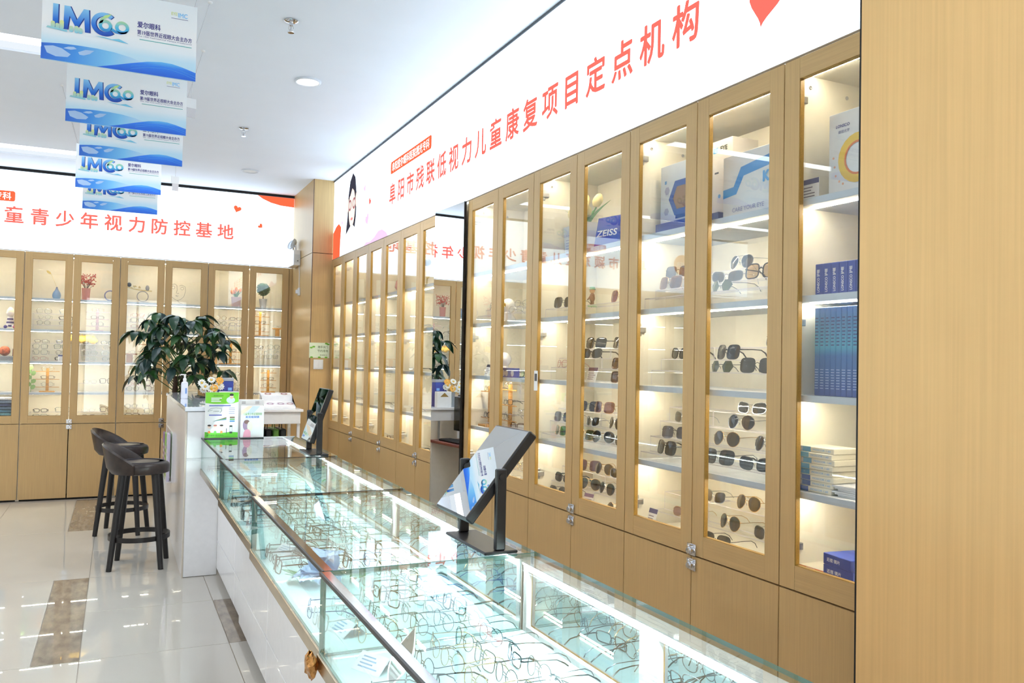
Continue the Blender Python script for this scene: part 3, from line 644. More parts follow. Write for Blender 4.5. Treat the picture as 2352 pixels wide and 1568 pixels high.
# small props inside the showcases
rr = random.Random(5)
def price_card(loc, rz, label, w=0.055, h=0.075, head=rgb(72, 70, 118), tilt=-0.3, group='small price cards'):
    t = thing('price_card', label, 'price card', loc, rz, group); t.rotation_euler = (tilt, 0, rz)
    MB().box(-w / 2, w / 2, 0, 0.0015, 0, h).build('card', WHITEM, t)
    M = FRONT((0, -0.0004, 0))
    MB().slab([(-w / 2, h * 0.76), (w / 2, h * 0.76), (w / 2, h * 0.99), (-w / 2, h * 0.99)], M, 0.0004).build('heading_print', mat('card_heading_%d' % int(head[2] * 999), head, 0.5), t)
    bars(M, -w * 0.4, w * 0.4, h * 0.15, h * 0.68, 4, 0.35, 0.4, rnd=rr).build('print_lines', mat('card_ink', rgb(120, 110, 120), 0.5), t)
    return t
def showcard(x, y, rz, label, col):
    t = thing('folded_card', label, 'card', (x, y, 0.7225), rz, 'cards lying in the showcases')
    MB().add([(-0.05, 0, 0), (0.05, 0, 0), (0.05, 0.04, 0.035), (-0.05, 0.04, 0.035), (-0.05, 0.075, 0), (0.05, 0.075, 0), (-0.05, 0.001, -0.0), (0.05, 0.001, -0.0), (0.05, 0.04, 0.033), (-0.05, 0.04, 0.033)], [(0, 1, 2, 3), (3, 2, 5, 4), (9, 8, 7, 6)]).build('card', col, t)
    M = frame_M((0, 0.0, 0.0006), (1, 0, 0), (0, 0.04, 0.035)); bars(M, -0.035, 0.035, 0.008, 0.045, 4, 0.4, 0.4, rnd=rr).build('print_lines', mat('card_blue_ink', rgb(120, 160, 200), 0.5), t)
CARD = mat('card_pale', rgb(222, 236, 244), 0.4)
showcard(0.60, 3.34, -1.2, 'pale folded card behind the front glass of the second nearest showcase, far end', CARD)
showcard(0.575, 2.33, -1.35, 'pale folded price card near the copper-wrapped corner', CARD)
showcard(0.575, 2.02, -1.1, 'white folded card just inside the nearest showcase corner', CARD)
showcard(0.60, 4.60, -1.3, 'pale folded card in the third showcase beside dark frames', CARD)
t = thing('hand_mirror', 'long leaf-shaped hand mirror standing inside the nearest showcase corner', 'mirror', (0.60, 1.90, 0.7225), -0.9)
mk = [(0.028 * math.sin(PI * u) * (1.25 - 0.5 * u), 0.16 * u) for u in [i / 12 for i in range(13)]]
mo = mk + [(-x, z) for x, z in mk[-2:0:-1]]
Mx = frame_M((0, 0, 0.002), (1, 0, 0), (0, 0.62, 0.62))
MB().slab(mo, Mx, 0.004).build('back', WHITE, t)
MB().slab([(x * 0.86, z * 0.95 + 0.004) for x, z in mo], frame_M((0, -0.0004, 0.0026), (1, 0, 0), (0, 0.62, 0.62)), 0.0004).build('glass', mat('small_mirror', (0.6, 0.62, 0.63, 1), 0.05, 1.0), t)
t = thing('artificial_flower', 'large pale blue artificial flower lying in the second nearest showcase', 'flower', (0.66, 2.86, 0.7225))
PETB = mat('petal_blue', rgb(176, 206, 240), 0.55, noise=(60, 0.08, 3))
def petal(r, w, nseg=6):
    vs = []; fs = []; m_ = 9
    for i in range(nseg + 1):
        u = i / nseg; wd = w * math.sin(PI * min(0.16 + u * 0.80, 1)) ** 0.8 if u > 0 else w * 0.15
        for j in range(m_):
            s = j / (m_ - 1) * 2 - 1; ru = 0.010 * u * math.cos(j * PI)
            vs.append((s * wd, r * u * (1 - 0.12 * s * s), 0.09 * u - 0.10 * u * u + ru * 0.4 + 0.012 * s * s))
    for i in range(nseg):
        for j in range(m_ - 1): a = i * m_ + j; fs.append((a, a + 1, a + m_ + 1, a + m_))
    return MB().add(vs, fs)
pm = petal(0.105, 0.062).mesh('petal', PETB, True)
for i in range(9):
    o = link('petal', pm, t); a = i * 2 * PI / 9 if i < 6 else (i - 6) * 2 * PI / 3 + 0.3
    o.rotation_euler = (0.25 if i < 6 else 0.95, 0, a); o.location = (0, 0, 0.012 + (0.02 if i >= 6 else 0.0))
MB().ball((0, 0, 0.045), 0.016, 12, 8).build('flower_centre', mat('flower_centre', rgb(230, 214, 160), 0.6), t, True)
lg = MB().slab([(0, 0), (0.02, 0.02), (0.024, 0.045), (0.0, 0.075), (-0.024, 0.045), (-0.02, 0.02)], Matrix.Identity(4), 0.001).mesh('leaf', mat('silk_leaf', rgb(92, 150, 104), 0.5))
for a, x, y in ((2.0, -0.06, 0.05), (1.4, -0.055, 0.075), (-1.3, 0.09, -0.01), (-1.9, 0.085, -0.04)):
    o = link('leaf', lg, t); o.location = (x, y, 0.02); o.rotation_euler = (0.3, 0, a)
t = thing('pink_ball_stand', 'pink round plastic case standing in the nearest showcase', 'case', (0.905, 1.20, 0.7225))
PNK = mat('pink_plastic', rgb(250, 172, 184), 0.3, coat=0.4)
MB().lathe([(0.018, 0), (0.024, 0.01), (0.030, 0.028), (0.032, 0.045), (0.0325, 0.050)], seg=24).build('bowl', PNK, t, True)
MB().lathe([(0.0332, 0.050), (0.032, 0.062), (0.026, 0.076), (0.013, 0.086), (1e-5, 0.088)], seg=24).build('lid', PNK, t, True)
for i, (x, y, c, l) in enumerate(((1.00, 1.12, rgb(238, 190, 226), 'pink headband-shaped glasses holder in the nearest showcase'), (0.975, 1.165, rgb(246, 246, 250), 'white headband-shaped glasses holder with cut-outs, nearest showcase'), (1.035, 1.075, rgb(236, 244, 248), 'white arched glasses holder closest to the oak mirror door'))):
    t = thing('arched_holder', l, 'glasses holder', (x, y, 0.7225), -0.5, 'arched holders in the nearest showcase')
    b = MB(); n = 16; hw = 0.012
    for s, ro in ((0, 0.045), (1, 0.040)): pass
    vs = []; fs = []
    for k in range(n + 1):
        a = PI * k / n
        for ro, yy in ((0.045, -hw), (0.045, hw), (0.040, hw), (0.040, -hw)): vs.append((ro * math.cos(a), yy, 0.07 * math.sin(a) ** 0.8 * ro / 0.045 + 0.03 * (1 if 0 < k < n else 0)))
    for k in range(n):
        for j in range(4): p, q = k * 4 + j, k * 4 + (j + 1) % 4; fs.append((p, q, q + 4, p + 4))
    fs += [(3, 2, 1, 0), tuple(n * 4 + j for j in range(4))]
    b.add(vs, fs).build('arch', mat('holder_plastic_%d' % i, c, 0.3, coat=0.3), t, True)

# ================================================================== tabletop mirrors on stands
def table_mirror(loc, ang, label, ln=0.325, wd=0.25):
    t = thing('tabletop_mirror', label, 'mirror', loc, 0, 'tabletop mirrors on the showcases')
    MB().cbox(-0.055, 0.052, -0.158, 0.158, 0.0, 0.009, 0.003).build('base', BLACK, t)
    for s in (-1, 1): MB().cbox(-0.016, 0.016, s * 0.139 - 0.009, s * 0.139 + 0.009, 0.009, 0.245, 0.003).build('post', BLACK, t)
    c, s = math.cos(ang), math.sin(ang)
    M = frame_M((0.0, 0, 0.228), (0, -1, 0), (c, 0, s))      # sheet: x across, y up the panel, z towards the viewer side
    b = MB(); b.cbox(-wd / 2, wd / 2, -ln / 2, ln / 2, -0.030, 0.0, 0.004); b.move(M); fr = b.build('mirror_frame', BLACK, t)
    b = MB().box(-wd / 2 + 0.006, wd / 2 - 0.006, -ln / 2 + 0.006, ln / 2 - 0.006, 0.0, 0.0012); b.move(M); b.build('mirror_glass', MIRROR, fr)
    for s_ in (-1, 1): MB().cyl((0, s_ * 0.120, 0.222), (0, s_ * 0.152, 0.222), 0.010, seg=12).build('pivot', BLACK, t)
    return t
table_mirror((1.025, 2.348, ZT + 0.0001), math.radians(50.7), 'black tilting tabletop mirror reflecting a banner, on the second nearest showcase')
table_mirror((1.060, 4.905, ZT + 0.0001), math.radians(71), 'black tilting tabletop mirror on the farthest showcase, near the corner column')

# ================================================================== bar stools
LEATH = mat('dark_leather', rgb(54, 40, 33), 0.36, noise=(26, 0.55, 5), bump=0.2); LEGM = mat('dark_stained_leg', rgb(24, 18, 16), 0.36, noise=((30, 30, 8), 0.5, 5)); PIPE = mat('leather_piping', rgb(40, 32, 40), 0.4)
def stool(loc, rz, label):
    t = thing('bar_stool', label, 'stool', loc, rz, 'dark leather bar stools at the reception desk')
    prof = [(1e-5, 0.655), (0.165, 0.655), (0.186, 0.662), (0.191, 0.685), (0.190, 0.712), (0.180, 0.728), (0.160, 0.736), (0.08, 0.738), (1e-5, 0.738)]
    MB().lathe(prof, seg=36).build('seat', LEATH, t, True)
    vs = []; fs = []; n = 28
    for k in range(n + 1):
        a = PI + math.radians(-84 + 168 * k / n)
        h = 0.735 + 0.140 * max(0.0, (abs(math.cos(a)) - 0.10) / 0.90) ** 0.95; lean = (h - 0.70) * 0.30
        for r, z in ((0.192, 0.658), (0.206 + lean * 0.4, 0.70), (0.206 + lean, h - 0.012), (0.196 + lean, h), (0.182 + lean, h - 0.010), (0.184, 0.725)):
            vs.append((r * math.cos(a), r * math.sin(a), z))
    for k in range(n):
        for j in range(6): p, q = k * 6 + j, k * 6 + (j + 1) % 6; fs.append((p, q, q + 6, p + 6))
    fs += [tuple(range(6))[::-1], tuple(n * 6 + j for j in range(6))]
    MB().add(vs, fs).build('backrest', LEATH, t, True)
    MB().lathe([(0.150, 0.737), (0.155, 0.741), (0.160, 0.737)], seg=32).build('piping', PIPE, t, True)
    for a in (45, 135, 225, 315):
        c, s = math.cos(math.radians(a)), math.sin(math.radians(a))
        MB().tube([(0.235 * c, 0.235 * s, 0.0), (0.150 * c, 0.150 * s, 0.655)], [0.0185, 0.026], 12).build('leg', LEGM, t, True)
    MB().lathe([(0.192, 0.195), (0.204, 0.195), (0.204, 0.228), (0.192, 0.228), (0.192, 0.195)], seg=40).build('foot_ring', LEGM, t, True)
    return t
stool((0.178, 6.50, 0), math.radians(-9), 'dark brown leather bar stool in front, nearer the camera')
stool((0.075, 7.75, 0), math.radians(-14), 'dark brown leather bar stool behind, farther along the reception desk')

# ================================================================== reception desk and what stands on it
t = thing('reception_desk', 'tall white reception desk wall with a glossy top between stools and showcases', 'desk', (0.53, 7.2, 0))
MB().cbox(0.430, 0.655, 6.02, 8.36, 0.0, 1.118, 0.002).build('body', WHITE, t, world=True)
MB().cbox(0.424, 0.664, 6.008, 8.37, 1.120, 1.150, 0.003).build('top', mat('desk_top', rgb(226, 232, 240), 0.06, coat=0.6), t, world=True)
for z0, z1 in ((0.004, 0.785), (0.803, 1.116)): MB().cbox(0.442, 0.654, 6.012, 6.0195, z0, z1, 0.001).build('end_panel', WHITE, t, world=True)
MB().cbox(0.43, 0.441, 6.012, 6.0195, 0.0, 1.118, 0.001).build('edge_band', mat('edge_band', rgb(206, 196, 182), 0.4), t, world=True)
# staff side of the desk, seen in the mirror door
t = thing('work_desk', 'low work desk behind the reception wall with a dark red top', 'desk', (0.86, 6.8, 0))
MB().cbox(0.662, 1.06, 6.30, 7.24, 0.735, 0.760, 0.003).build('top', mat('desk_red', rgb(112, 62, 58), 0.3), t, world=True)
MB().box(0.664, 1.05, 6.32, 6.34, 0, 0.734).build('side_panel', WHITE, t, world=True); MB().box(0.664, 1.05, 7.20, 7.22, 0, 0.734).build('side_panel', WHITE, t, world=True); MB().box(0.70, 0.72, 6.34, 7.20, 0.3, 0.734).build('modesty_panel', WHITE, t, world=True)
t = thing('computer_monitor', 'black computer monitor on the work desk, seen in the mirror door', 'monitor', (0.80, 6.95, 0.7605), 0)
MB().cbox(-0.10, 0.10, -0.12, 0.12, 0, 0.012, 0.003).build('stand_base', BLACK, t); MB().box(-0.03, -0.01, -0.03, 0.03, 0.012, 0.2).build('stand_neck', BLACK, t)
MB().cbox(-0.01, 0.02, -0.26, 0.26, 0.08, 0.40, 0.004).build('housing', BLACK, t); MB().box(0.02, 0.022, -0.25, 0.25, 0.095, 0.39).build('screen', mat('screen_dark', rgb(40, 38, 30), 0.15), t)
t = thing('computer_mouse', 'black computer mouse on the dark red work desk', 'mouse', (0.97, 6.62, 0.7605)); MB().ball((0, 0, 0.0), 0.03, 14, 8, sq=(1.0, 1.6, 0.9)).build('shell', BLACK, t, True)
for v in t.children[0].data.vertices: v.co.z = max(v.co.z, 0)
t = thing('keyboard', 'black computer keyboard on the dark red work desk', 'keyboard', (0.96, 6.92, 0.7605)); MB().cbox(-0.06, 0.06, -0.2, 0.2, 0, 0.016, 0.004).build('case', BLACK, t)
for i in range(4):
    for j in range(13): MB().box(-0.052 + i * 0.027, -0.030 + i * 0.027, -0.192 + j * 0.0297, -0.167 + j * 0.0297, 0.016, 0.02).build('key', mat('key_grey', rgb(44, 44, 46), 0.5), t)
# brochure rack on the aisle side
t = thing('brochure_rack', 'clear acrylic rack of brochures hung on the side of the reception desk', 'brochure rack', (0.428, 7.75, 0.45))
glassbox(0.384, 0.387, 7.32, 8.2, 0.46, 0.74, 0).build('front_sheet', [ACRYL, ACRYLE], t, world=True); glassbox(0.4255, 0.4285, 7.32, 8.2, 0.46, 0.86, 0).build('back_sheet', [ACRYL, ACRYLE], t, world=True); MB().box(0.387, 0.4255, 7.32, 8.2, 0.46, 0.464).build('bottom', ACRYLE, t, world=True)
for i, (c, l) in enumerate(((rgb(150, 110, 168), 'purple brochure, farthest in the acrylic rack'), (rgb(134, 190, 84), 'green brochure in the middle of the acrylic rack'), (rgb(206, 198, 220), 'pale lilac brochure, nearest in the acrylic rack'))):
    y = 8.05 - 0.29 * i; b = thing('brochure', l, 'brochure', (0.405, y, 0.4645), group='brochures in the acrylic rack')
    MB().box(-0.008, 0.008, -0.105, 0.105, 0, 0.34 + 0.02 * i).build('pages', mat('brochure_%d' % i, c, 0.4), b)
    bars(frame_M((-0.0085, 0, 0), (0, -1, 0), (0, 0, 1)), -0.08, 0.08, 0.06, 0.26, 4, 0.5, 0.4, rnd=rr).build('print_lines', WHITEM, b)
# hand sanitiser
t = thing('sanitizer_bottle', 'clear white pump bottle of hand sanitizer on the reception desk', 'bottle', (0.500, 7.20, 1.1505))
PLA = mat('bottle_plastic', rgb(228, 232, 244), 0.25)
MB().lathe([(0.024, 0), (0.027, 0.004), (0.027, 0.118), (0.024, 0.130), (0.012, 0.138), (0.012, 0.145)], seg=24).build('body', PLA, t, True)
MB().lathe([(0.014, 0.142), (0.014, 0.160), (0.008, 0.166), (0.008, 0.185), (0.011, 0.187), (0.011, 0.196), (1e-5, 0.197)], seg=16).build('pump_head', WHITE, t, True)
MB().tube([(0, 0, 0.192), (-0.030, -0.01, 0.193), (-0.038, -0.012, 0.186)], 0.0045, 8).build('nozzle', WHITE, t, True)
MB().box(0.004, 0.016, -0.0268, -0.0262, 0.04, 0.085).build('label_print', mat('label_blue', rgb(110, 150, 214), 0.4), t)
t = thing('green_leaflet', 'dark green leaflet lying on the reception desk top', 'leaflet', (0.60, 6.35, 1.1505), 0.2); MB().box(-0.045, 0.045, -0.06, 0.06, 0, 0.002).build('sheet', mat('leaflet_green', rgb(40, 96, 74), 0.4), t); bars(frame_M((0, 0, 0.0024), (1, 0, 0), (0, 1, 0)), -0.03, 0.03, -0.04, 0.04, 4, 0.4, 0.4, rnd=rr).build('print_lines', WHITEM, t)
t = thing('mobile_phone', 'black phone lying at the staff edge of the reception desk', 'phone', (0.635, 7.35, 1.1505), 0.1); MB().cbox(-0.026, 0.026, -0.11, 0.11, 0, 0.012, 0.004).build('body', BLACK, t); MB().box(-0.022, 0.022, -0.10, 0.10, 0.012, 0.0125).build('screen', mat('screen_dark', rgb(40, 38, 30), 0.15), t)

# money tree behind the desk
LEAFM = [mat('leaf_%d' % i, c, 0.32, coat=0.15, noise=(20, 0.25, 3)) for i, c in enumerate((rgb(30, 66, 40), rgb(44, 88, 40), rgb(34, 62, 58)))]
t = thing('money_tree', 'tall leafy green money tree in a pot behind the reception desk', 'plant', (0.55, 8.85, 0))
MB().lathe([(0.15, 0), (0.19, 0.05), (0.215, 0.36), (0.225, 0.40), (0.20, 0.40), (0.195, 0.36)], seg=32).build('pot', WHITE, t, True)
MB().lathe([(1e-5, 0.355), (0.196, 0.355), (0.19, 0.34)], seg=24).build('soil', mat('soil', rgb(60, 44, 34), 0.9), t)
BARK = mat('bark', rgb(74, 56, 42), 0.8, noise=(40, 0.4, 4))
for i in range(3):
    a = i * 2 * PI / 3; MB().tube([(0.05 * math.cos(a + u * 2.2) * (1.3 - 0.5 * u), 0.05 * math.sin(a + u * 2.2) * (1.3 - 0.5 * u), 0.34 + u * 0.95) for u in [k / 8 for k in range(9)]], [0.034 - 0.014 * k / 8 for k in range(9)], 8).build('trunk', BARK, t, True)
def leaflet(L, W):
    vs = []; fs = []; n = 7
    for i in range(n + 1):
        u = i / n; w = W * (math.sin(PI * u ** 0.85) ** 0.85 if 0 < u < 1 else 0.02); dz = -0.55 * L * u * u
        for s in (-1, -0.5, 0, 0.5, 1): vs.append((s * w, L * u * (1 - 0.12 * u), dz + 0.25 * w * abs(s)))
    for i in range(n):
        for j in range(4): a = i * 5 + j; fs.append((a, a + 1, a + 6, a + 5))
    return MB().add(vs, fs)
lms = [leaflet(0.205, 0.046).mesh('leaf', LEAFM[i], True) for i in range(3)]
rl = random.Random(21); nodes = []
for i in range(44):
    u = (i + 0.5) / 44; z = 1.27 + 0.65 * u; a = i * 2.39996 + 0.3
    R_ = (0.345 + 0.05 * math.sin(i * 1.7)) * (0.62 + 0.75 * math.sin(PI * min(1, (z - 1.05) / 0.95)) ** 0.8) * (0.55 + 0.45 * rl.random())
    if z > 1.78: R_ *= 0.75
    nodes.append(Vector((R_ * math.cos(a), R_ * math.sin(a) * 0.85, z)))
nodes += [Vector((-0.40, -0.05, 1.72)), Vector((0.38, -0.12, 1.62)), Vector((0.0, 0.0, 1.86)), Vector((0.12, -0.1, 1.84)), Vector((-0.15, 0.05, 1.80)), Vector((0.28, 0.0, 1.72))]
st = MB()
for p in nodes:
    q = Vector((0.02 * rl.uniform(-1, 1), 0.02 * rl.uniform(-1, 1), max(1.12, p.z - 0.22))); st.tube([q, (p + q) / 2 + Vector((0, 0, 0.05)), p], [0.006, 0.004, 0.003], 5)
st.build('stems', mat('stem_green', rgb(70, 98, 52), 0.5), t, True)['kind'] = 'stuff'
for p in nodes:
    out = math.atan2(p.y, p.x); nl = rl.choice((5, 6, 6))
    for k in range(nl):
        o = link('leaf', rl.choice(lms), t); sp = (k - (nl - 1) / 2) / nl * 2 * PI * 0.86
        o.location = p; s = rl.uniform(0.72, 1.08) * (1.0 - 0.25 * abs(sp) / PI); o.scale = (s, s, s)
        o.rotation_euler = (rl.uniform(-0.55, 0.15), rl.uniform(-0.3, 0.3), out - PI / 2 + sp + rl.uniform(-0.15, 0.15))

# white high table behind the last showcase
t = thing('high_table', 'narrow white table with a drawer front behind the last showcase', 'table', (1.07, 7.5, 0))
MB().cbox(0.68, 1.475, 7.28, 7.78, 1.028, 1.050, 0.002).build('top', WHITE, t, world=True)
MB().cbox(0.70, 1.455, 7.30, 7.318, 0.925, 1.027, 0.002).build('drawer_front', WHITE, t, world=True); MB().box(1.437, 1.455, 7.318, 7.76, 0.925, 1.027).build('side_rail', WHITE, t, world=True)
for x, y in ((0.70, 7.30), (1.43, 7.30), (0.70, 7.74), (1.43, 7.74)): MB().box(x, x + 0.025, y + 0.0185 if y < 7.5 else y, y + 0.0435 if y < 7.5 else y + 0.025, 0, 1.027).build('leg', WHITE, t, world=True)
MB().box(0.726, 1.429, 7.35, 7.739, 0.57, 0.59).build('lower_shelf', WHITE, t, world=True)
for i, (c, l) in enumerate(((rgb(18, 20, 24), 'black garment bag, leftmost under the white table'), (rgb(24, 30, 40), 'navy bag, second from the left under the white table'), (rgb(30, 44, 46), 'dark teal bag in the middle under the white table'), (rgb(20, 22, 22), 'black bag left of the green one, under the white table'), (rgb(96, 150, 62), 'bright green bag under the white table'), (rgb(30, 34, 30), 'dark bag rightmost under the white table'))):
    x = 1.02 + i * 0.062; b = thing('shop_bag', l, 'bag', (x, 7.55, 0.5905), group='bags standing under the white table')
    MB().cbox(-0.026, 0.026, -0.15, 0.15, 0, 0.28, 0.008).build('body', mat('bag_%d' % i, c, 0.5), b)
    MB().tube([(0, -0.06, 0.278), (0, -0.05, 0.325), (0, 0.05, 0.325), (0, 0.06, 0.278)], 0.004, 6).build('handle', mat('bag_%d' % i, c, 0.5), b)
# contact lens display on the table
t = thing('contact_lens_display', 'white wedge display with lens rings on the white table', 'display stand', (1.29, 7.50, 1.0505))
MB().add([(-0.135, -0.13, 0), (0.135, -0.13, 0), (0.135, 0.13, 0), (-0.135, 0.13, 0), (-0.135, -0.13, 0.02), (0.135, -0.13, 0.02), (0.135, 0.03, 0.06), (-0.135, 0.03, 0.06), (-0.135, 0.05, 0.11), (0.135, 0.05, 0.11), (0.135, 0.13, 0.13), (-0.135, 0.13, 0.13)], [(0, 3, 2, 1), (0, 1, 5, 4), (4, 5, 6, 7), (7, 6, 9, 8), (8, 9, 10, 11), (2, 3, 11, 10), (1, 2, 10, 9), (1, 9, 6, 5), (3, 0, 8, 11), (0, 4, 7, 8)]).build('body', WHITE, t)
M1 = frame_M((0, 0.09, 0.1215), (1, 0, 0), (0, 0.08, 0.02)); M2 = frame_M((0, -0.05, 0.0410), (1, 0, 0), (0, 0.16, 0.04))
for x, M, c in ((-0.07, M1, rgb(140, 70, 70)), (0.07, M1, rgb(70, 70, 90)), (-0.07, M2, rgb(150, 110, 140)), (0.02, M2, rgb(140, 110, 160)), (0.10, M2, rgb(160, 120, 130))):
    b = MB(); ringslab(b, x, 0, 0.016, 0.030, M); o = b.build('lens_ring', mat('lens_ring_%d' % int(c[1] * 9999), c, 0.4), t)
t = thing('acrylic_holder', 'empty clear acrylic leaflet holder on the white table', 'leaflet holder', (1.06, 7.46, 1.0505))
glassbox(-0.055, 0.055, -0.02, -0.017, 0, 0.17, 1).build('front_sheet', [ACRYL, ACRYLE], t); glassbox(-0.055, 0.055, 0.02, 0.023, 0, 0.19, 1).build('back_sheet', [ACRYL, ACRYLE], t); MB().box(-0.055, 0.055, -0.017, 0.02, 0, 0.003).build('bottom', ACRYLE, t)
t = thing('gift_box', 'dark blue and teal product box on the white table', 'box', (0.845, 7.48, 1.0505))
MB().cbox(-0.062, 0.062, -0.04, 0.04, 0.0, 0.235, 0.002).build('carton', ramp_mat('box_blue_fade', 2, [(0.0, rgb(40, 40, 110)), (0.14, rgb(52, 56, 140)), (0.24, rgb(60, 80, 170))]), t)
MB().cbox(-0.063, 0.063, -0.041, 0.041, 0.236, 0.262, 0.002).build('lid', mat('lid_silver', rgb(170, 176, 190), 0.35), t)
MB().box(0.005, 0.06, -0.0415, -0.0402, 0.02, 0.13).build('teal_print', mat('teal_print', rgb(60, 160, 200), 0.4), t); MB().box(0.018, 0.05, -0.0415, -0.0402, 0.155, 0.18).build('logo_print', mat('logo_white_blue', rgb(130, 180, 240), 0.4), t)
t = thing('tissue_box', 'white carton with a gold triangle in front of the blue box', 'box', (0.86, 7.365, 1.0505)); MB().cbox(-0.075, 0.075, -0.03, 0.03, 0, 0.15, 0.002).build('carton', WHITEM, t); MB().slab([(-0.045, 0.10), (0.045, 0.10), (0.0, 0.14)], FRONT((0, -0.0308, 0)), 0.0006).build('triangle_print', mat('gold_print', rgb(150, 120, 60), 0.4), t)
t = thing('flower_vase', 'small glass vase of white daisies with one orange bloom', 'vase', (0.725, 7.42, 1.0505))
MB().lathe([(0.022, 0), (0.026, 0.01), (0.024, 0.06), (0.018, 0.11), (0.022, 0.14)], seg=20).build('vase', pane('vase_glass', (0.8, 0.85, 0.9, 1), 0.06, body=(0.7, 0.75, 0.8, 1), bodyfac=0.35), t, True)
DW = mat('daisy_white', rgb(246, 246, 240), 0.6); DO = mat('daisy_orange', rgb(250, 186, 80), 0.6); DY = mat('daisy_yellow', rgb(236, 190, 70), 0.6)
def daisy(m):
    b = MB()
    for k in range(11):
        a = 2 * PI * k / 11; c, s = math.cos(a), math.sin(a)
        b.add([(0.005 * c, 0.005 * s, 0), (0.020 * c - 0.006 * s, 0.020 * s + 0.006 * c, 0.004), (0.029 * c, 0.029 * s, 0.001), (0.020 * c + 0.006 * s, 0.020 * s - 0.006 * c, 0.004)], [(0, 3, 2, 1)], 0)
    b.ball((0, 0, 0.001), 0.008, 8, 5, mi=1, sq=(1, 1, 0.6)); return b.mesh('bloom', [m, DY], False)
dm, do_ = daisy(DW), daisy(DO)
for x, y, z, rx, ry, m in ((-0.075, 0, 0.22, 1.2, -0.4, dm), (-0.05, -0.03, 0.19, 1.3, -0.2, dm), (-0.06, 0.01, 0.165, 1.5, -0.5, dm), (0.0, 0, 0.245, 0.9, 0.0, dm), (-0.005, -0.03, 0.175, 1.4, 0.0, dm), (0.022, -0.03, 0.178, 1.35, 0.2, do_), (0.06, 0.0, 0.205, 1.2, 0.4, dm), (0.075, 0.01, 0.19, 1.3, 0.5, dm), (0.068, 0.0, 0.24, 1.1, 0.3, do_)):
    o = link('bloom', m, t); o.location = (x, y, z); o.rotation_euler = (rx, ry, 0); o.scale = (1.25,) * 3
    MB().tube([(x, y + 0.003, z - 0.002), (x * 0.4, y * 0.5 + 0.004, 0.15), (0, 0, 0.02)], 0.0015, 4).build('stem', mat('stem_green', rgb(70, 98, 52), 0.5), t)

# posters standing on the farthest showcase
def poster_stand(loc, w, h, label): 
    t = thing('poster_stand', label, 'poster stand', loc, 0, 'poster stands on the farthest showcase')
    MB().cbox(-w / 2, w / 2, 0.0, 0.004, 0.0, h, 0.001).build('board', WHITEM, t); MB().cbox(-w / 2, w / 2, -0.012, 0.045, 0.0, 0.006, 0.001).build('foot', BLACK, t); MB().slab([(0, 0), (0.06, 0), (0, h * 0.6)], frame_M((0, 0.004, 0.006), (0, 1, 0), (0, 0, 1)), 0.003).build('strut', WHITEM, t)
    return t
def pr_(t, pts, c, key, d=0.0006): return MB().slab(pts, FRONT((0, -d, 0)), 0.0004).build('print', mat('ink_' + key, c, 0.4), t)
def rc(x0, x1, y0, y1): return [(x0, y0), (x1, y0), (x1, y1), (x0, y1)]
t = poster_stand((0.650, 5.905, ZT + 0.0002), 0.215, 0.315, 'green and white health poster standing on the farthest showcase')
G_ = rgb(124, 206, 50); BLU_ = rgb(96, 104, 190); FX = FRONT((0, -0.0012, 0))
pr_(t, [(-0.1065, 0.314), (-0.1065, 0.242), (-0.05, 0.236), (0.02, 0.236), (0.07, 0.240), (0.1065, 0.250), (0.1065, 0.314)][::1], G_, 'poster_green'); pr_(t, [(-0.1065, 0.007), (0.1065, 0.007), (0.1065, 0.042), (0.06, 0.046), (0.0, 0.040), (-0.06, 0.042), (-0.1065, 0.048)], rgb(96, 190, 48), 'poster_green_low')
text_mb('爱护眼睛 科学防控', FX @ Matrix.Translation((-0.055, 0.288, 0)), width=0.062).build('lettering', mat('ink_dark', rgb(50, 70, 40), 0.4), t)
bars(FX, -0.07, 0.005, 0.247, 0.280, 3, 0.6, 0.3, rnd=rr).build('print_lines', WHITEM, t)
pr_(t, ellipse(0.055, 0.262, 0.028, 0.022), rgb(216, 226, 236), 'shirt', 0.0009); pr_(t, ellipse(0.060, 0.286, 0.012, 0.016), rgb(232, 190, 165), 'skin', 0.0012); pr_(t, ellipse(0.060, 0.297, 0.013, 0.009), rgb(40, 30, 28), 'hair', 0.0015); pr_(t, rc(0.048, 0.072, 0.286, 0.290), rgb(240, 240, 240), 'wh', 0.0017)
pr_(t, rc(-0.082, 0.056, 0.2205, 0.2275), BLU_, 'poster_violet'); pr_(t, rc(-0.082, 0.0, 0.157, 0.164), BLU_, 'poster_violet'); 
text_mb('近视离焦镜片', FX @ Matrix.Translation((-0.055, 0.183, 0)), width=0.04).build('lettering', mat('ink_dark', rgb(50, 70, 40), 0.4), t)
b = MB()
for pts in ([(-0.09, 0.19), (-0.07, 0.205), (-0.04, 0.210), (-0.005, 0.205), (0.0, 0.19), (-0.012, 0.178)], [(-0.09, 0.185), (-0.06, 0.195)]): b.tube([(x, -0.0008, z) for x, z in pts], 0.0008, 4)
b.build('line_drawing', mat('ink_dark', rgb(50, 70, 40), 0.4), t)
bars(FX, 0.045, 0.085, 0.165, 0.215, 4, 0.25, 0.1, rnd=rr).build('print_lines', mat('ink_grey', rgb(150, 150, 190), 0.4), t)
for i, c in enumerate((rgb(110, 84, 50), rgb(96, 170, 90), rgb(80, 140, 200))):
    pr_(t, [(-0.06, 0.118), (0.03, 0.146 - 0.006 * i), (0.03, 0.141 - 0.006 * i)], c, 'fan_%d' % i, 0.0007 + 0.0002 * i); pr_(t, rc(0.052, 0.084, 0.140 - 0.013 * i, 0.149 - 0.013 * i), c, 'fan_%d' % i)
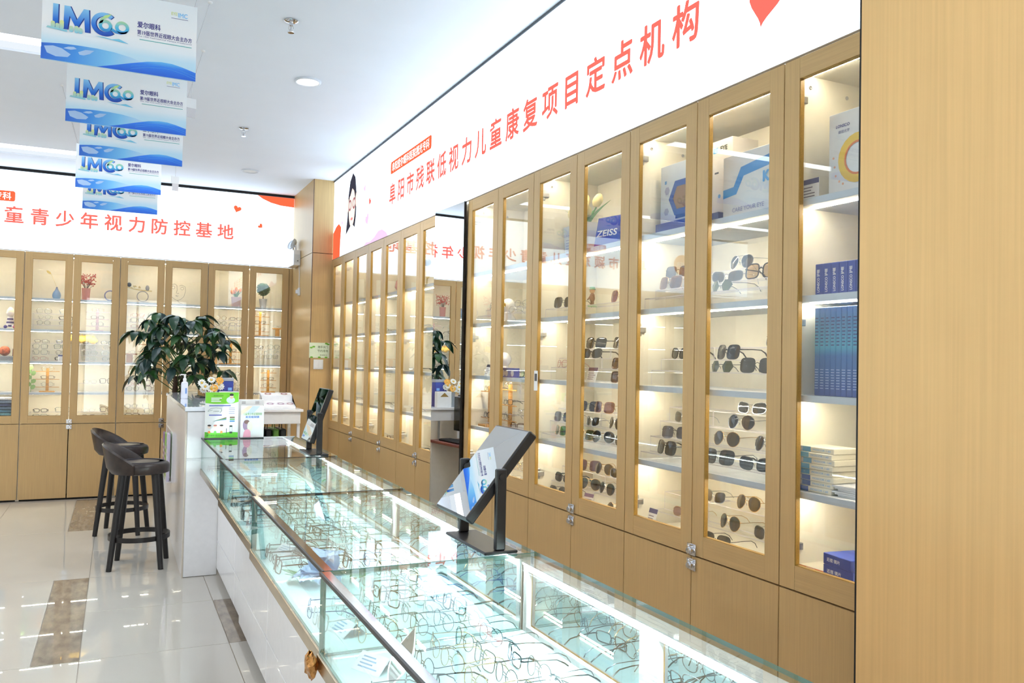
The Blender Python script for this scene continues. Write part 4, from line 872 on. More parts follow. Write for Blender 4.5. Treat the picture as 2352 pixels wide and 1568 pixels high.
for x, c in ((-0.078, rgb(60, 50, 46)), (-0.04, rgb(190, 120, 110)), (0.0, rgb(60, 50, 46))):
    pr_(t, ellipse(x, 0.083, 0.011, 0.012), rgb(240, 216, 200), 'skin2', 0.0008); pr_(t, ellipse(x, 0.091, 0.012, 0.006), c, 'hair_%d' % int(c[0] * 999), 0.0012)
for x, c in ((-0.078, rgb(240, 160, 90)), (-0.04, rgb(110, 190, 90)), (0.0, rgb(240, 160, 90))): pr_(t, ellipse(x, 0.046, 0.009, 0.009), c, 'dot_%d' % int(c[0] * 999), 0.0012)
pr_(t, rc(0.052, 0.07, 0.036, 0.09), rgb(40, 50, 46), 'tube', 0.0012); pr_(t, rc(0.053, 0.069, 0.048, 0.08), rgb(230, 236, 236), 'tube_face', 0.0016); pr_(t, rc(0.030, 0.034, 0.036, 0.07), rgb(60, 70, 80), 'tool', 0.0012)
text_mb('爱尔眼科 视光中心', FX @ Matrix.Translation((-0.095, 0.018, 0)), width=0.11).build('lettering', mat('ink_dark', rgb(50, 70, 40), 0.4), t)
t = poster_stand((0.850, 5.905, ZT + 0.0002), 0.155, 0.222, 'small white and pink poster of a girl, right of the green poster')
pr_(t, [(-0.075, 0.19), (-0.03, 0.22), (0.0, 0.22), (-0.05, 0.175), (-0.075, 0.16)], rgb(246, 222, 200), 'peach'); pr_(t, [(0.0, 0.22), (0.05, 0.22), (0.0, 0.165), (-0.04, 0.165)], rgb(216, 228, 240), 'paleblue')
text_mb('儿童青少年近视防控', FX @ Matrix.Translation((-0.062, 0.158, 0)), width=0.125, height=0.017, bold=0.01).build('lettering', mat('ink_limegreen', rgb(140, 190, 120), 0.4), t); text_mb('离焦框架镜', FX @ Matrix.Translation((-0.045, 0.138, 0)), width=0.09, height=0.015, bold=0.015).build('lettering', mat('ink_blue', rgb(96, 140, 220), 0.4), t)
pr_(t, ellipse(-0.042, 0.09, 0.02, 0.036), rgb(176, 150, 180), 'lilac'); pr_(t, ellipse(-0.036, 0.112, 0.018, 0.014), rgb(130, 100, 96), 'brownhair', 0.0009); pr_(t, ellipse(-0.015, 0.082, 0.018, 0.034), rgb(240, 236, 220), 'cream', 0.0012); pr_(t, [(-0.06, 0.008), (-0.008, 0.008), (-0.01, 0.045), (-0.022, 0.062), (-0.045, 0.06), (-0.055, 0.04)], rgb(246, 176, 196), 'pinkdress', 0.0015)
t = thing('display_carton', 'white display carton with two cut-out windows behind the small poster', 'box', (0.848, 5.962, ZT + 0.0002))
MB().cbox(-0.082, 0.082, 0.0, 0.03, 0, 0.262, 0.001).build('carton', WHITEM, t)
for x in (-0.05, 0.04): MB().box(x - 0.013, x + 0.013, -0.0008, 0.0, 0.232, 0.252).build('window_cutout', mat('cutout_grey', rgb(206, 204, 204), 0.5), t)

# ================================================================== hanging banners
BW, BH = 0.549, 0.305
M_BAN = ramp_mat('banner_paper', 2, [(0.0, rgb(190, 230, 254)), (0.07, rgb(200, 234, 254)), (0.105, rgb(236, 246, 254)), (0.15, rgb(250, 251, 253)), (0.305, rgb(240, 248, 254))])
M_W1 = ramp_mat('banner_wave_light', 0, [(-0.2745, rgb(52, 110, 216)), (-0.16, rgb(70, 150, 235)), (-0.04, rgb(128, 200, 248)), (0.10, rgb(206, 232, 252))])
M_W2 = ramp_mat('banner_wave_deep', 2, [(0.0, rgb(34, 98, 222)), (0.04, rgb(52, 134, 244)), (0.06, rgb(110, 200, 252))])
M_W3 = mat('banner_wave_line', rgb(86, 168, 250), 0.4)
M_IMC = ramp_mat('banner_letters', 2, [(0.120, rgb(26, 62, 170)), (0.16, rgb(40, 120, 226)), (0.215, rgb(140, 208, 252))])
M_60 = ramp_mat('banner_sixty', 2, [(0.135, rgb(36, 110, 210)), (0.165, rgb(84, 196, 236)), (0.20, rgb(196, 232, 150))])
M_SHD = mat('banner_letter_side', rgb(30, 58, 150), 0.4); M_NAVY = mat('banner_ink', rgb(52, 48, 140), 0.4); M_CITY = ramp_mat('banner_city', 2, [(0.115, rgb(120, 206, 240)), (0.15, rgb(226, 236, 160))]); M_MAP = mat('banner_map', rgb(176, 206, 246), 0.4)
def bslab(name, pts, m, d, t): return MB().slab(pts, FRONT((0, -d, 0)), 0.0003).build(name, m, t)
def banner(loc, label, cord_out=0.10):
    t = thing('hanging_banner', label, 'banner', loc, 0, 'blue and white banners hung in a row from the ceiling')
    MB().box(-BW / 2, BW / 2, 0, 0.005, 0, BH).build('board', M_BAN, t)
    L_ = -BW / 2
    up = [(0.0, 0.061), (0.06, 0.068), (0.125, 0.071), (0.19, 0.071), (0.25, 0.067), (0.31, 0.057), (0.36, 0.042), (0.40, 0.028), (0.43, 0.02)]
    bslab('wave_print', [(L_, 0.001)] + [(L_ + 0.43, 0.001)] + [(L_ + x, z) for x, z in up[::-1]], M_W1, 0.0006, t)
    w2 = [(0.19, 0.001), (0.25, 0.017), (0.31, 0.035), (0.37, 0.051), (0.42, 0.058), (0.46, 0.057), (0.50, 0.049), (0.549, 0.035)]
    bslab('wave_print', [(L_ + 0.549, 0.001)] + [(L_ + x, z) for x, z in w2[::-1]], M_W2, 0.0010, t)
    for o in (0.010, 0.020): 
        b = MB(); b.tube([(L_ + x, -0.0010, max(0.002, z - o - 0.02 * (x - 0.19))) for x, z in w2[2:]], 0.0009, 4); b.build('wave_line', M_W3, t)
    for pts in ([(0.01, 0.05), (0.04, 0.056), (0.07, 0.05), (0.10, 0.032), (0.09, 0.02), (0.05, 0.016), (0.02, 0.026)], [(0.125, 0.045), (0.15, 0.058), (0.18, 0.060), (0.165, 0.045), (0.145, 0.036), (0.13, 0.036)], [(0.075, 0.052), (0.09, 0.060), (0.11, 0.063), (0.12, 0.056), (0.10, 0.050)]): bslab('map_print', [(L_ + x, z) for x, z in pts], M_MAP, 0.0010, t)
    # logo letters, with a darker side drawn behind them
    for dx, m, d in ((0.004, M_SHD, 0.0008), (0.0, M_IMC, 0.0013)):
        b = MB()
        b.slab([(L_ + 0.036 + dx, 0.128), (L_ + 0.054 + dx, 0.128), (L_ + 0.054 + dx, 0.218), (L_ + 0.036 + dx, 0.218)], FRONT((0, -d, 0)), 0.0003)
        b.slab([(L_ + x + dx, z) for x, z in ((0.072, 0.126), (0.086, 0.126), (0.092, 0.180), (0.112, 0.142), (0.122, 0.142), (0.142, 0.182), (0.146, 0.126), (0.162, 0.126), (0.158, 0.215), (0.140, 0.215), (0.117, 0.168), (0.094, 0.217), (0.074, 0.217))], FRONT((0, -d, 0)), 0.0003)
        n = 24; vs = []; fs = []
        for k in range(n + 1):
            a = math.radians(48 + 268 * k / n)
            for r in (0.046, 0.030): vs.append((L_ + 0.212 + dx + r * math.cos(a), -d, 0.170 + r * math.sin(a)))
        for k in range(n): fs.append((2 * k, 2 * k + 2, 2 * k + 3, 2 * k + 1))
        b.add(vs, fs); b.build('logo_letters', m, t)
    b = MB(); M = FRONT((0, -0.0018, 0)); ringslab(b, L_ + 0.216, 0.165, 0.012, 0.024, M); ringslab(b, L_ + 0.275, 0.168, 0.013, 0.025, M)
    b.slab([(L_ + x, z) for x, z in ((0.193, 0.170), (0.198, 0.190), (0.214, 0.206), (0.236, 0.214), (0.226, 0.200), (0.210, 0.190), (0.205, 0.175))], M, 0.0002)
    b.slab([(L_ + x, z) for x, z in ((0.234, 0.150), (0.252, 0.142), (0.272, 0.141), (0.290, 0.148), (0.296, 0.160), (0.284, 0.152), (0.268, 0.149), (0.250, 0.154), (0.238, 0.162))], M, 0.0002)
    b.build('logo_numerals', M_60, t)
    b = MB()
    for x, z, h in ((0.030, 0.124, 0.026), (0.045, 0.124, 0.020), (0.060, 0.124, 0.034), (0.092, 0.118, 0.024), (0.110, 0.117, 0.028), (0.124, 0.117, 0.022)): b.slab(rrect(L_ + x, L_ + x + 0.014, z, z + h, 0.006, 3), FRONT((0, -0.0021, 0)), 0.0002)
    b.slab([(L_ + 0.015, 0.122), (L_ + 0.085, 0.116), (L_ + 0.085, 0.124), (L_ + 0.02, 0.129)], FRONT((0, -0.0023, 0)), 0.0002); b.slab([(L_ + 0.18, 0.119), (L_ + 0.30, 0.108), (L_ + 0.265, 0.122), (L_ + 0.24, 0.116), (L_ + 0.21, 0.120)], FRONT((0, -0.0023, 0)), 0.0002)
    b.build('city_print', M_CITY, t)
    F = FRONT((0, -0.0006, 0))
    text_mb('爱尔眼科', F @ Matrix.Translation((L_ + 0.329, 0.182, 0)), width=0.084, height=0.024, bold=0.02).build('lettering', M_NAVY, t)
    text_mb('第19届世界近视眼大会主办方', F @ Matrix.Translation((L_ + 0.329, 0.154, 0)), width=0.202, height=0.019, bold=0.015).build('lettering', M_NAVY, t)
    text_mb('The 19th International Myopia Conference', F @ Matrix.Translation((L_ + 0.329, 0.145, 0)), width=0.202, height=0.0055).build('lettering', M_NAVY, t)
    bslab('rule_line', rc(L_ + 0.338, L_ + 0.531, 0.1335, 0.1365), mat('banner_teal', rgb(110, 190, 190), 0.4), 0.0006, t)
    text_mb('EYE', F @ Matrix.Translation((L_ + 0.452, 0.256, 0)), width=0.022, height=0.012, bold=0.02).build('lettering', M_CITY, t); text_mb('IMC', F @ Matrix.Translation((L_ + 0.478, 0.250, 0)), width=0.034, height=0.018, bold=0.02).build('lettering', M_IMC, t)
    bslab('rule_line', rc(L_ + 0.452, L_ + 0.515, 0.243, 0.2445), M_NAVY, 0.0006, t)
    for s in (-1, 1):
        MB().tube([(s * (BW / 2 - 0.012), 0.0025, BH - 0.004), (s * (BW / 2 + cord_out), 0.0025, ZC - loc[2])], 0.0012, 5).build('cord', mat('cord', rgb(190, 190, 196), 0.5), t)
        MB().lathe([(0.013, 0), (0.012, -0.006), (0.004, -0.010)], (s * (BW / 2 + cord_out), 0.0025, ZC - loc[2]), 12).build('ceiling_hook', WHITEM, t)
    return t
for x, y, z, l in ((-0.019, 3.578, 2.612, 'largest, nearest of the five blue and white banners hanging from the ceiling'), (0.013, 4.57, 2.632, 'second nearest of the five hanging blue and white banners'), (0.045, 5.321, 2.630, 'middle one of the five hanging blue and white banners'), (-0.023, 6.486, 2.655, 'second farthest of the five hanging blue and white banners'), (-0.010, 7.398, 2.652, 'smallest, farthest of the five hanging blue and white banners')): banner((x, y, z), l)
for x, y, z, l in ((0.345, 5.10, 2.93, 'small white tag hanging beside the second banner'), (0.36, 6.75, 2.80, 'small white tag hanging beside the third banner')):
    t = thing('hanging_tag', l, 'tag', (x, y, z), 0.3, 'white tags hanging beside the banners')
    MB().box(-0.03, 0.03, 0, 0.004, 0, 0.055).build('plate', WHITEM, t); MB().box(-0.022, 0.026, 0, 0.003, -0.055, 0.0).build('lower_plate', mat('tag_grey', rgb(214, 210, 212), 0.5), t); MB().tube([(0, 0.002, 0.055), (0.02, 0.002, ZC - z)], 0.001, 4).build('cord', mat('cord', rgb(190, 190, 196), 0.5), t)

# ================================================================== fittings on the corner column
t = thing('emergency_light', 'white twin-head emergency light on the corner column', 'emergency light', (1.789, 9.36, 2.51))
MB().cbox(-0.075, 0.0, -0.16, 0.16, 0.0, 0.17, 0.006).build('case', WHITE, t); MB().box(-0.066, -0.004, -0.1618, -0.1602, 0.03, 0.12).build('front_grille', mat('vent_grey', rgb(214, 216, 218), 0.5), t); MB().cyl((-0.03, -0.16, 0.05), (-0.03, -0.164, 0.05), 0.006, seg=10).build('indicator', BLACK, t)
for s in (-1, 1):
    h = MB().lathe([(1e-5, 0.0), (0.035, 0.004), (0.052, 0.018), (0.056, 0.034), (0.050, 0.036), (0.046, 0.030), (1e-5, 0.028)], seg=20); h.move(Matrix.Translation((-0.040, s * 0.075, 0.240)) @ Matrix.Rotation(s * 0.45, 4, 'Z') @ Matrix.Rotation(-1.2, 4, 'Y')); h.build('lamp_head', mat('lamp_grey', rgb(214, 222, 232), 0.3), t, True); MB().cyl((-0.036, s * 0.06, 0.168), (-0.040, s * 0.075, 0.235), 0.010, seg=12).build('lamp_neck', WHITE, t)
t = thing('wall_socket', 'small white socket with a cable below the emergency light', 'socket', (1.7895, 9.20, 2.18)); MB().cbox(-0.02, 0, -0.04, 0.04, 0, 0.085, 0.004).build('plate', WHITE, t); MB().tube([(-0.008, 0.0, 0.085), (-0.006, 0.02, 0.25), (-0.008, 0.03, 0.33)], 0.004, 6).build('cable', WHITE, t); MB().cbox(-0.045, -0.02, -0.015, 0.015, 0.02, 0.06, 0.003).build('plug', WHITE, t)
t = thing('notice_plaque', 'small pale green notice on the corner column', 'notice', (1.888, 8.5955, 1.50))
MB().cbox(-0.105, 0.105, -0.004, 0.0, 0.0, 0.157, 0.001).build('plate', mat('notice_green', rgb(222, 232, 206), 0.4), t)
text_mb('随手关门', FRONT((-0.015, -0.0045, 0.10)), width=0.10, height=0.026, bold=0.01).build('lettering', mat('notice_ink', rgb(110, 130, 84), 0.5), t); text_mb('节约用电', FRONT((-0.02, -0.0045, 0.06)), width=0.11, height=0.026, bold=0.01).build('lettering', mat('notice_ink', rgb(110, 130, 84), 0.5), t); text_mb('感谢配合', FRONT((0.005, -0.0045, 0.022)), width=0.075, height=0.015).build('lettering', mat('notice_ink', rgb(110, 130, 84), 0.5), t)
LFG = mat('notice_leaf', rgb(120, 186, 60), 0.4)
for x, z in ((-0.085, 0.105), (-0.06, 0.115), (0.088, 0.142), (0.07, 0.15), (-0.08, 0.006), (0.0, 0.006), (0.07, 0.006)): MB().slab(ellipse(x, z, 0.016, 0.009, 10), FRONT((0, -0.0046, 0)), 0.0004).build('leaf_print', LFG, t)
t = thing('light_switch', 'square white switch plate below the notice on the column', 'switch', (1.880, 8.5955, 1.383)); MB().cbox(-0.05, 0.05, -0.009, 0.0, 0.0, 0.1, 0.003).build('plate', WHITE, t)
for x in (-0.022, 0.022): MB().cbox(x - 0.019, x + 0.019, -0.012, -0.009, 0.012, 0.088, 0.002).build('rocker', WHITE, t)
t = thing('door_label', 'white sticker with a shape of two dark lenses on a cabinet door', 'sticker', (XR - 0.0004, Y0 + 3.86 * WR, 1.40), -PI / 2); MB().box(-0.02, 0.02, -0.0008, 0, -0.05, 0.055).build('sheet', WHITEM, t)
for x in (-0.007, 0.007): MB().slab(rrect(x - 0.0055, x + 0.0055, 0.0, 0.04, 0.004, 3), FRONT((0, -0.0013, 0)), 0.0004).build('print', BLACK, t)

# ================================================================== contents of the right-hand cabinets
def RW(y, d, z): return (XR + d, y, z)
RZ = -PI / 2
TIER = {2: [(1.785, .09), (1.825, .145), (1.880, .20)], 3: [(1.412, .08), (1.475, .13), (1.525, .18), (1.575, .23)], 4: [(1.125, .08), (1.19, .13), (1.255, .18), (1.315, .23)], 5: [(.803, .08), (.87, .145), (.945, .21)]}
SH_TOP = {1: 2.0555, 2: 1.7355, 3: 1.4085, 4: 1.0925, 5: 0.8005}
DOORN = ['right door of the sunglasses cabinet', 'left door of the sunglasses cabinet', 'right door of the tulip cabinet', 'left door of the tulip cabinet', 'right door, cabinet by the mirror', 'left door, cabinet by the mirror']
COMPN = {1: 'top', 2: 'second', 3: 'third', 4: 'fourth', 5: 'bottom'}
DATA = [(0, 2, 2, 2.54, 's_av'), (0, 2, 1, 2.55, 's_oval'), (0, 2, 0, 2.52, 's_hex'), (0, 2, 1, 2.36, 's_tan'), (0, 3, 2, 2.59, 's_sq'), (0, 3, 1, 2.56, 's_hex'), (0, 3, 1, 2.355, 's_rnd'), (0, 3, 3, 2.36, 's_sq'), (0, 4, 3, 2.50, 's_oval'), (0, 4, 2, 2.505, 's_av'), (0, 4, 1, 2.53, 's_avg'), (0, 4, 0, 2.51, 's_rnd'), (0, 4, 1, 2.31, 's_av'), (0, 4, 0, 2.305, 's_cat'), (0, 5, 2, 2.69, 's_oval'), (0, 5, 2, 2.495, 's_avg'), (0, 5, 1, 2.525, 's_avg'), (0, 5, 0, 2.52, 's_rnd'), (0, 5, 1, 2.315, 's_oval'),
        (1, 2, 2, 2.935, 's_blu'), (1, 2, 1, 2.925, 's_brn'), (1, 3, 2, 2.895, 's_cat'), (1, 4, 2, 2.86, 's_oval'), (1, 4, 1, 2.845, 's_blu'), (1, 4, 0, 2.85, 's_sq'), (1, 5, 1, 2.80, 's_pnk'),
        (2, 2, 0, 3.235, 's_pur'), (2, 3, 3, 3.67, 's_sq'), (2, 3, 3, 3.43, 's_rnd'), (2, 3, 2, 3.62, 's_cat'), (2, 3, 1, 3.275, 's_tor'), (2, 3, 0, 3.195, 's_tor'), (2, 4, 2, 3.64, 's_blu'), (2, 4, 2, 3.50, 's_pur'), (2, 4, 1, 3.525, 's_oval'), (2, 4, 1, 3.32, 's_av'), (2, 4, 0, 3.34, 's_av'), (2, 4, 0, 3.505, 's_grn'), (2, 4, 0, 3.18, 's_oval'), (2, 5, 2, 3.68, 's_pur'), (2, 5, 2, 3.54, 's_avg'), (2, 5, 2, 3.39, 's_oval'), (2, 5, 1, 3.56, 's_avg'), (2, 5, 1, 3.41, 's_av'), (2, 5, 0, 3.23, 's_avg'),
        (3, 2, 0, 3.76, 's_rnd'), (3, 3, 1, 3.84, 'w_pnk'), (3, 4, 1, 3.82, 's_blu'), (3, 4, 0, 3.76, 's_grn'), (3, 5, 1, 3.83, 's_cat'), (3, 5, 0, 3.77, 's_rnd'),
        (4, 2, 1, 4.36, 'w_sil'), (4, 2, 0, 4.33, 'w_sil'), (4, 3, 0, 4.27, 'w_thick'), (4, 4, 1, 4.31, 'w_sil'), (4, 5, 1, 4.34, 'w_gld'), (4, 5, 0, 4.32, 'w_sil'), (4, 5, 0, 4.15, 'w_gun'), (5, 2, 1, 4.79, 'w_gun'), (5, 5, 1, 4.79, 'w_gun')]
SN = {'s_av': 'black-lensed silver aviator', 's_avg': 'gold aviator', 's_sq': 'large black square', 's_cat': 'thick black cat-eye', 's_hex': 'green-lensed hexagonal', 's_rnd': 'large grey round', 's_brn': 'brown-tinted gold', 's_tan': 'tan-lensed black', 's_pur': 'purple-tinted', 's_blu': 'blue-grey square', 's_grn': 'green-lensed gold', 's_pnk': 'pink-tinted oval', 's_oval': 'silver cat-eye', 's_tor': 'brown tortoiseshell'}; SN.update(CN)
rr = random.Random(8); seen = {}; TN = ['lowest', 'second', 'third', 'highest']
UNITS = [(2.105, 3.032), (2.105, 3.032), (3.032, 3.959), (3.032, 3.959), (3.959, 4.885), (3.959, 4.885)]
for d, c, ti, y, k in DATA:
    zt, dep = TIER[c][ti]; sg = k.startswith('s_'); nm = 'sunglasses' if sg else 'eyeglasses'
    lab = '%s %s on the %s step, %s shelf, %s' % (SN[k], nm, TN[ti], COMPN[c], DOORN[d])
    place_eye(k, RW(y, dep - 0.012, zt + 0.0005), RZ + rr.uniform(-0.15, 0.40), lab, 'eyewear on the steps of the right cabinets', cat=nm, parts=True, scale=1.0)
    seen.setdefault((d // 2, c), []).append((d, ti))
for (u, c), its in sorted(seen.items()):
    tmax = max(t_ for _, t_ in its)
    if TIER[c][tmax][0] - SH_TOP[c] < 0.012: continue
    tmax = max(t_ for _, t_ in its); y0, y1 = UNITS[u * 2]; ds = sorted({d for d, _ in its})
    for d in ds:
        ya = y0 + 0.03 if d % 2 == 0 else (y0 + y1) / 2 + 0.005; yb = (y0 + y1) / 2 - 0.005 + (0.26 if d % 2 == 0 and (d + 1) not in ds else 0.0) if d % 2 == 0 else y1 - 0.03
        if d % 2 == 1 and (d - 1) in ds and u == 0: ya, yb = (y0 + y1) / 2 + 0.14, y1 - 0.03
        if d % 2 == 0 and (d + 1) in ds and u == 0: yb = (y0 + y1) / 2 + 0.135
        t = thing('acrylic_riser', 'clear acrylic stepped riser on the %s shelf, %s' % (COMPN[c], DOORN[d]), 'display riser', RW((ya + yb) / 2, 0.05, SH_TOP[c]), RZ, 'clear acrylic risers in the right cabinets'); W2 = (yb - ya) / 2; zb = 0.0
        for i, (zt, dep) in enumerate(TIER[c][:tmax + 1]):
            h = zt - SH_TOP[c]; dn = TIER[c][i + 1][1] if i < tmax else dep + 0.115
            if h < 0.012: zb = h; continue
            glassbox(-W2, W2, dep - 0.05 - 0.022, dn - 0.05 - 0.0225, h - 0.003, h, 2).build('step', [ACRYL, ACRYLE], t)
            glassbox(-W2, W2, dep - 0.05 - 0.022, dep - 0.05 - 0.0195, max(zb, 0.0), h - 0.0032, 1).build('riser_face', [ACRYL, ACRYLE], t); zb = h
def carton(name, label, y, d, z, wy, dx, h, m, rz=RZ, cat='box', group='boxes in the right cabinets', lid=None):
    t = thing(name, label, cat, RW(y, d, z), rz, group); MB().cbox(-wy / 2, wy / 2, 0, dx, 0, h, 0.0015).build('carton', m, t); return t
def face(t, pts, c, key, d=0.0008): return MB().slab(pts, FRONT((0, -d, 0)), 0.0004).build('print', mat('ink_' + key, c, 0.4), t)
BXW = mat('carton_white', rgb(228, 230, 232), 0.35); BXB = mat('carton_blue', rgb(36, 66, 158), 0.35); BXD = mat('carton_navy', rgb(30, 48, 116), 0.3); BXT = mat('carton_teal', rgb(58, 136, 190), 0.35); BXC = mat('carton_cream', rgb(240, 232, 210), 0.4)
# top shelf of the near three doors
t = carton('gift_carton', 'grey white carton with a yellow ring, top shelf beside the pillar', 1.885, 0.10, SH_TOP[1], 0.24, 0.14, 0.275, BXW)
b = MB(); ringslab(b, 0.0, 0.115, 0.055, 0.080, FRONT((0, -0.0012, 0))); b.build('ring_print', mat('ink_ringyellow', rgb(232, 196, 70), 0.4), t); b = MB(); ringslab(b, 0.0, 0.115, 0.048, 0.055, FRONT((0, -0.0014, 0))); b.build('ring_print', mat('ink_ringorange', rgb(214, 120, 60), 0.4), t)
text_mb('LONSCO', FRONT((-0.09, -0.001, 0.225)), width=0.055, bold=0.02).build('lettering', mat('ink_navy2', rgb(70, 74, 140), 0.4), t); text_mb('朗视光学', FRONT((-0.08, -0.001, 0.205)), width=0.045).build('lettering', mat('ink_navy2', rgb(70, 74, 140), 0.4), t)
for x, z in ((-0.09, 0.07), (-0.075, 0.05), (-0.06, 0.04), (-0.095, 0.1), (-0.1, 0.13)): face(t, ellipse(x, z, 0.004, 0.004, 10), rgb(226, 170, 140), 'dotpink')
price_card(RW(2.075, 0.075, SH_TOP[1]), RZ, 'price card with purple heading on the top shelf beside the pillar', w=0.105, h=0.075, tilt=0.0)
t = carton('gift_carton', 'white carton with a blue zigzag band, top shelf of the sunglasses cabinet', 2.385, 0.09, SH_TOP[1], 0.27, 0.12, 0.245, BXW)
face(t, [(-0.134, 0.085), (-0.06, 0.092), (-0.02, 0.155), (0.134, 0.172), (0.134, 0.212), (-0.035, 0.190), (-0.075, 0.122), (-0.134, 0.118)], rgb(70, 150, 220), 'zigzag'); text_mb('K', FRONT((0.085, -0.0014, 0.115)), height=0.036, bold=0.05).build('lettering', mat('ink_sky', rgb(96, 170, 230), 0.4), t); text_mb('CARE YOUR EYE', FRONT((-0.08, -0.0014, 0.025)), width=0.17).build('lettering', mat('ink_grey', rgb(150, 150, 190), 0.4), t)
t = carton('gift_carton', 'pale carton with red and blue corner prints, behind the zigzag box', 2.625, 0.15, SH_TOP[1], 0.17, 0.13, 0.345, mat('carton_pale', rgb(224, 218, 212), 0.35))
face(t, [(-0.084, 0.06), (-0.04, 0.06), (-0.07, 0.20), (-0.084, 0.21)], rgb(170, 60, 66), 'redwedge'); text_mb('EYE', FRONT((0.015, -0.0014, 0.300)), width=0.04, bold=0.03).build('lettering', mat('ink_dark', rgb(50, 70, 40), 0.4), t); face(t, rc(-0.03, -0.002, 0.296, 0.318), rgb(80, 160, 216), 'bluesq'); face(t, ellipse(0.01, 0.12, 0.008, 0.008, 10), rgb(90, 150, 210), 'paw'); face(t, rc(-0.02, 0.004, 0.212, 0.219), rgb(50, 50, 60), 'bone')
t = carton('flat_carton', 'dark blue flat box under the pale carton, sunglasses cabinet', 2.635, 0.10, SH_TOP[1], 0.15, 0.045, 0.045, BXD)
t = carton('gift_carton', 'pale carton with blue hexagon prints, left door of the sunglasses cabinet', 2.86, 0.12, SH_TOP[1] + 0.052, 0.22, 0.14, 0.25, mat('carton_pale2', rgb(214, 222, 232), 0.35))
hexa = lambda x, z, r: [(x + r * math.cos(i * PI / 3), z + r * math.sin(i * PI / 3)) for i in range(6)]
face(t, hexa(0.035, 0.10, 0.085), rgb(48, 92, 172), 'hexblue'); face(t, hexa(0.035, 0.10, 0.055), rgb(150, 120, 96), 'hexbrown', 0.0013); face(t, hexa(-0.062, 0.14, 0.018), rgb(170, 172, 200), 'hexlilac'); face(t, hexa(-0.066, 0.05, 0.017), rgb(160, 160, 190), 'hexlilac'); face(t, rc(-0.08, -0.066, 0.17, 0.184), rgb(80, 150, 210), 'paw'); face(t, rc(0.0, 0.08, 0.012, 0.028), rgb(40, 70, 150), 'namebar', 0.0016)
carton('flat_carton', 'blue flat box lying under the hexagon carton', 2.86, 0.10, SH_TOP[1], 0.235, 0.17, 0.0515, BXB)
# second shelf beside the pillar: upright blue boxes
for i in range(6):
    l = 'cream-sided blue box, leftmost of the upright boxes beside the pillar' if i == 0 else '%s blue upright box from the left, second shelf beside the pillar' % ORD[i]
    t = carton('lens_carton', l, 2.018 - i * 0.0335, 0.075, SH_TOP[2], 0.032, 0.19, 0.105, BXB)
    text_mb('LONSCO 护眼', frame_M((0.004, -0.001, 0.012), (0, 0, 1), (-1, 0, 0)), width=0.075, height=0.012, bold=0.02).build('lettering', WHITEM, t)
    if i == 0:
        MB().box(-0.017, -0.0162, 0.002, 0.188, 0.002, 0.103).build('side_print', BXC, t)
        text_mb('近视离焦镜', frame_M((-0.0174, 0.175, 0.05), (0, -1, 0), (0, 0, 1)), width=0.10, height=0.018, bold=0.02).build('lettering', mat('ink_navy2', rgb(70, 74, 140), 0.4), t); MB().slab(ellipse(0, 0, 0.016, 0.03), frame_M((-0.0174, 0.04, 0.05), (0, -1, 0), (0, 0, 1)), 0.0003).build('medallion', mat('ink_ringyellow', rgb(232, 196, 70), 0.4), t)
t = carton('gift_carton', 'pink-edged tall box behind the upright blue boxes', 1.82, 0.24, SH_TOP[2] + 0.0, 0.15, 0.08, 0.235, mat('carton_pink', rgb(240, 214, 206), 0.4)); 
for x, z, c in ((-0.04, 0.11, rgb(220, 90, 70)), (-0.03, 0.13, rgb(230, 190, 70)), (-0.05, 0.14, rgb(90, 150, 90)), (-0.035, 0.155, rgb(220, 110, 140))): face(t, ellipse(x, z, 0.009, 0.009, 10), c, 'bead_%d' % int(c[1] * 999))
# third shelf: slim teal boxes standing like books
for i in range(9):
    t = carton('slim_carton', '%s slim teal box from the left, third shelf beside the pillar' % ORD[i], 2.038 - i * 0.0225, 0.09, SH_TOP[3], 0.0215, 0.2, 0.29, ramp_mat('carton_tealblue', 2, [(0.0, rgb(40, 76, 150)), (0.13, rgb(46, 110, 176)), (0.16, rgb(64, 160, 196)), (0.29, rgb(60, 110, 180))]), group='slim teal boxes beside the pillar')
    bars(FRONT((0, -0.001, 0)), -0.007, 0.007, 0.02, 0.09, 8, 0.2, 0.1, rnd=rr).build('print_lines', mat('ink_pale', rgb(190, 210, 236), 0.4), t); bars(FRONT((0, -0.001, 0)), -0.007, 0.007, 0.16, 0.26, 9, 0.3, 0.3, rnd=rr).build('print_lines', BXD, t)
# fourth shelf: two stacks of flat boxes and loose papers
for i in range(8):
    t = carton('lens_carton', '%s flat box from the bottom of the blue-ended stack beside the pillar' % ORD[i], 2.05 - 0.004 * (i % 3), 0.07 + 0.005 * (i % 2), SH_TOP[4] + i * 0.0185, 0.195, 0.11, 0.018, BXC, group='stack of flat blue-ended boxes')
    MB().box(-0.0985, -0.0, -0.001, 0.111, 0.001, 0.017).build('blue_end', BXB if i < 3 else BXT, t); MB().box(-0.062, -0.035, -0.0016, -0.0009, 0.002, 0.016).build('barcode_label', mat('ink_label', rgb(206, 200, 206), 0.4), t)
    text_mb('MOSCOR 1.60', FRONT((0.01, -0.0008, 0.006)), width=0.075, height=0.006).build('lettering', mat('ink_sky', rgb(96, 170, 230), 0.4), t)
for i in range(6):
    t = thing('paper_sheaf', '%s white paper sheaf from the bottom, beside the flat box stack' % ORD[i], 'paper', RW(1.855 + 0.008 * (i % 3), 0.075, SH_TOP[4] + i * 0.006), RZ + 0.06 * (i % 3 - 1), 'loose paper sheaves on the fourth shelf'); MB().box(-0.08, 0.08, 0, 0.11, 0, 0.0052).build('sheets', mat('paper_grey', rgb(214, 214, 216), 0.6), t)
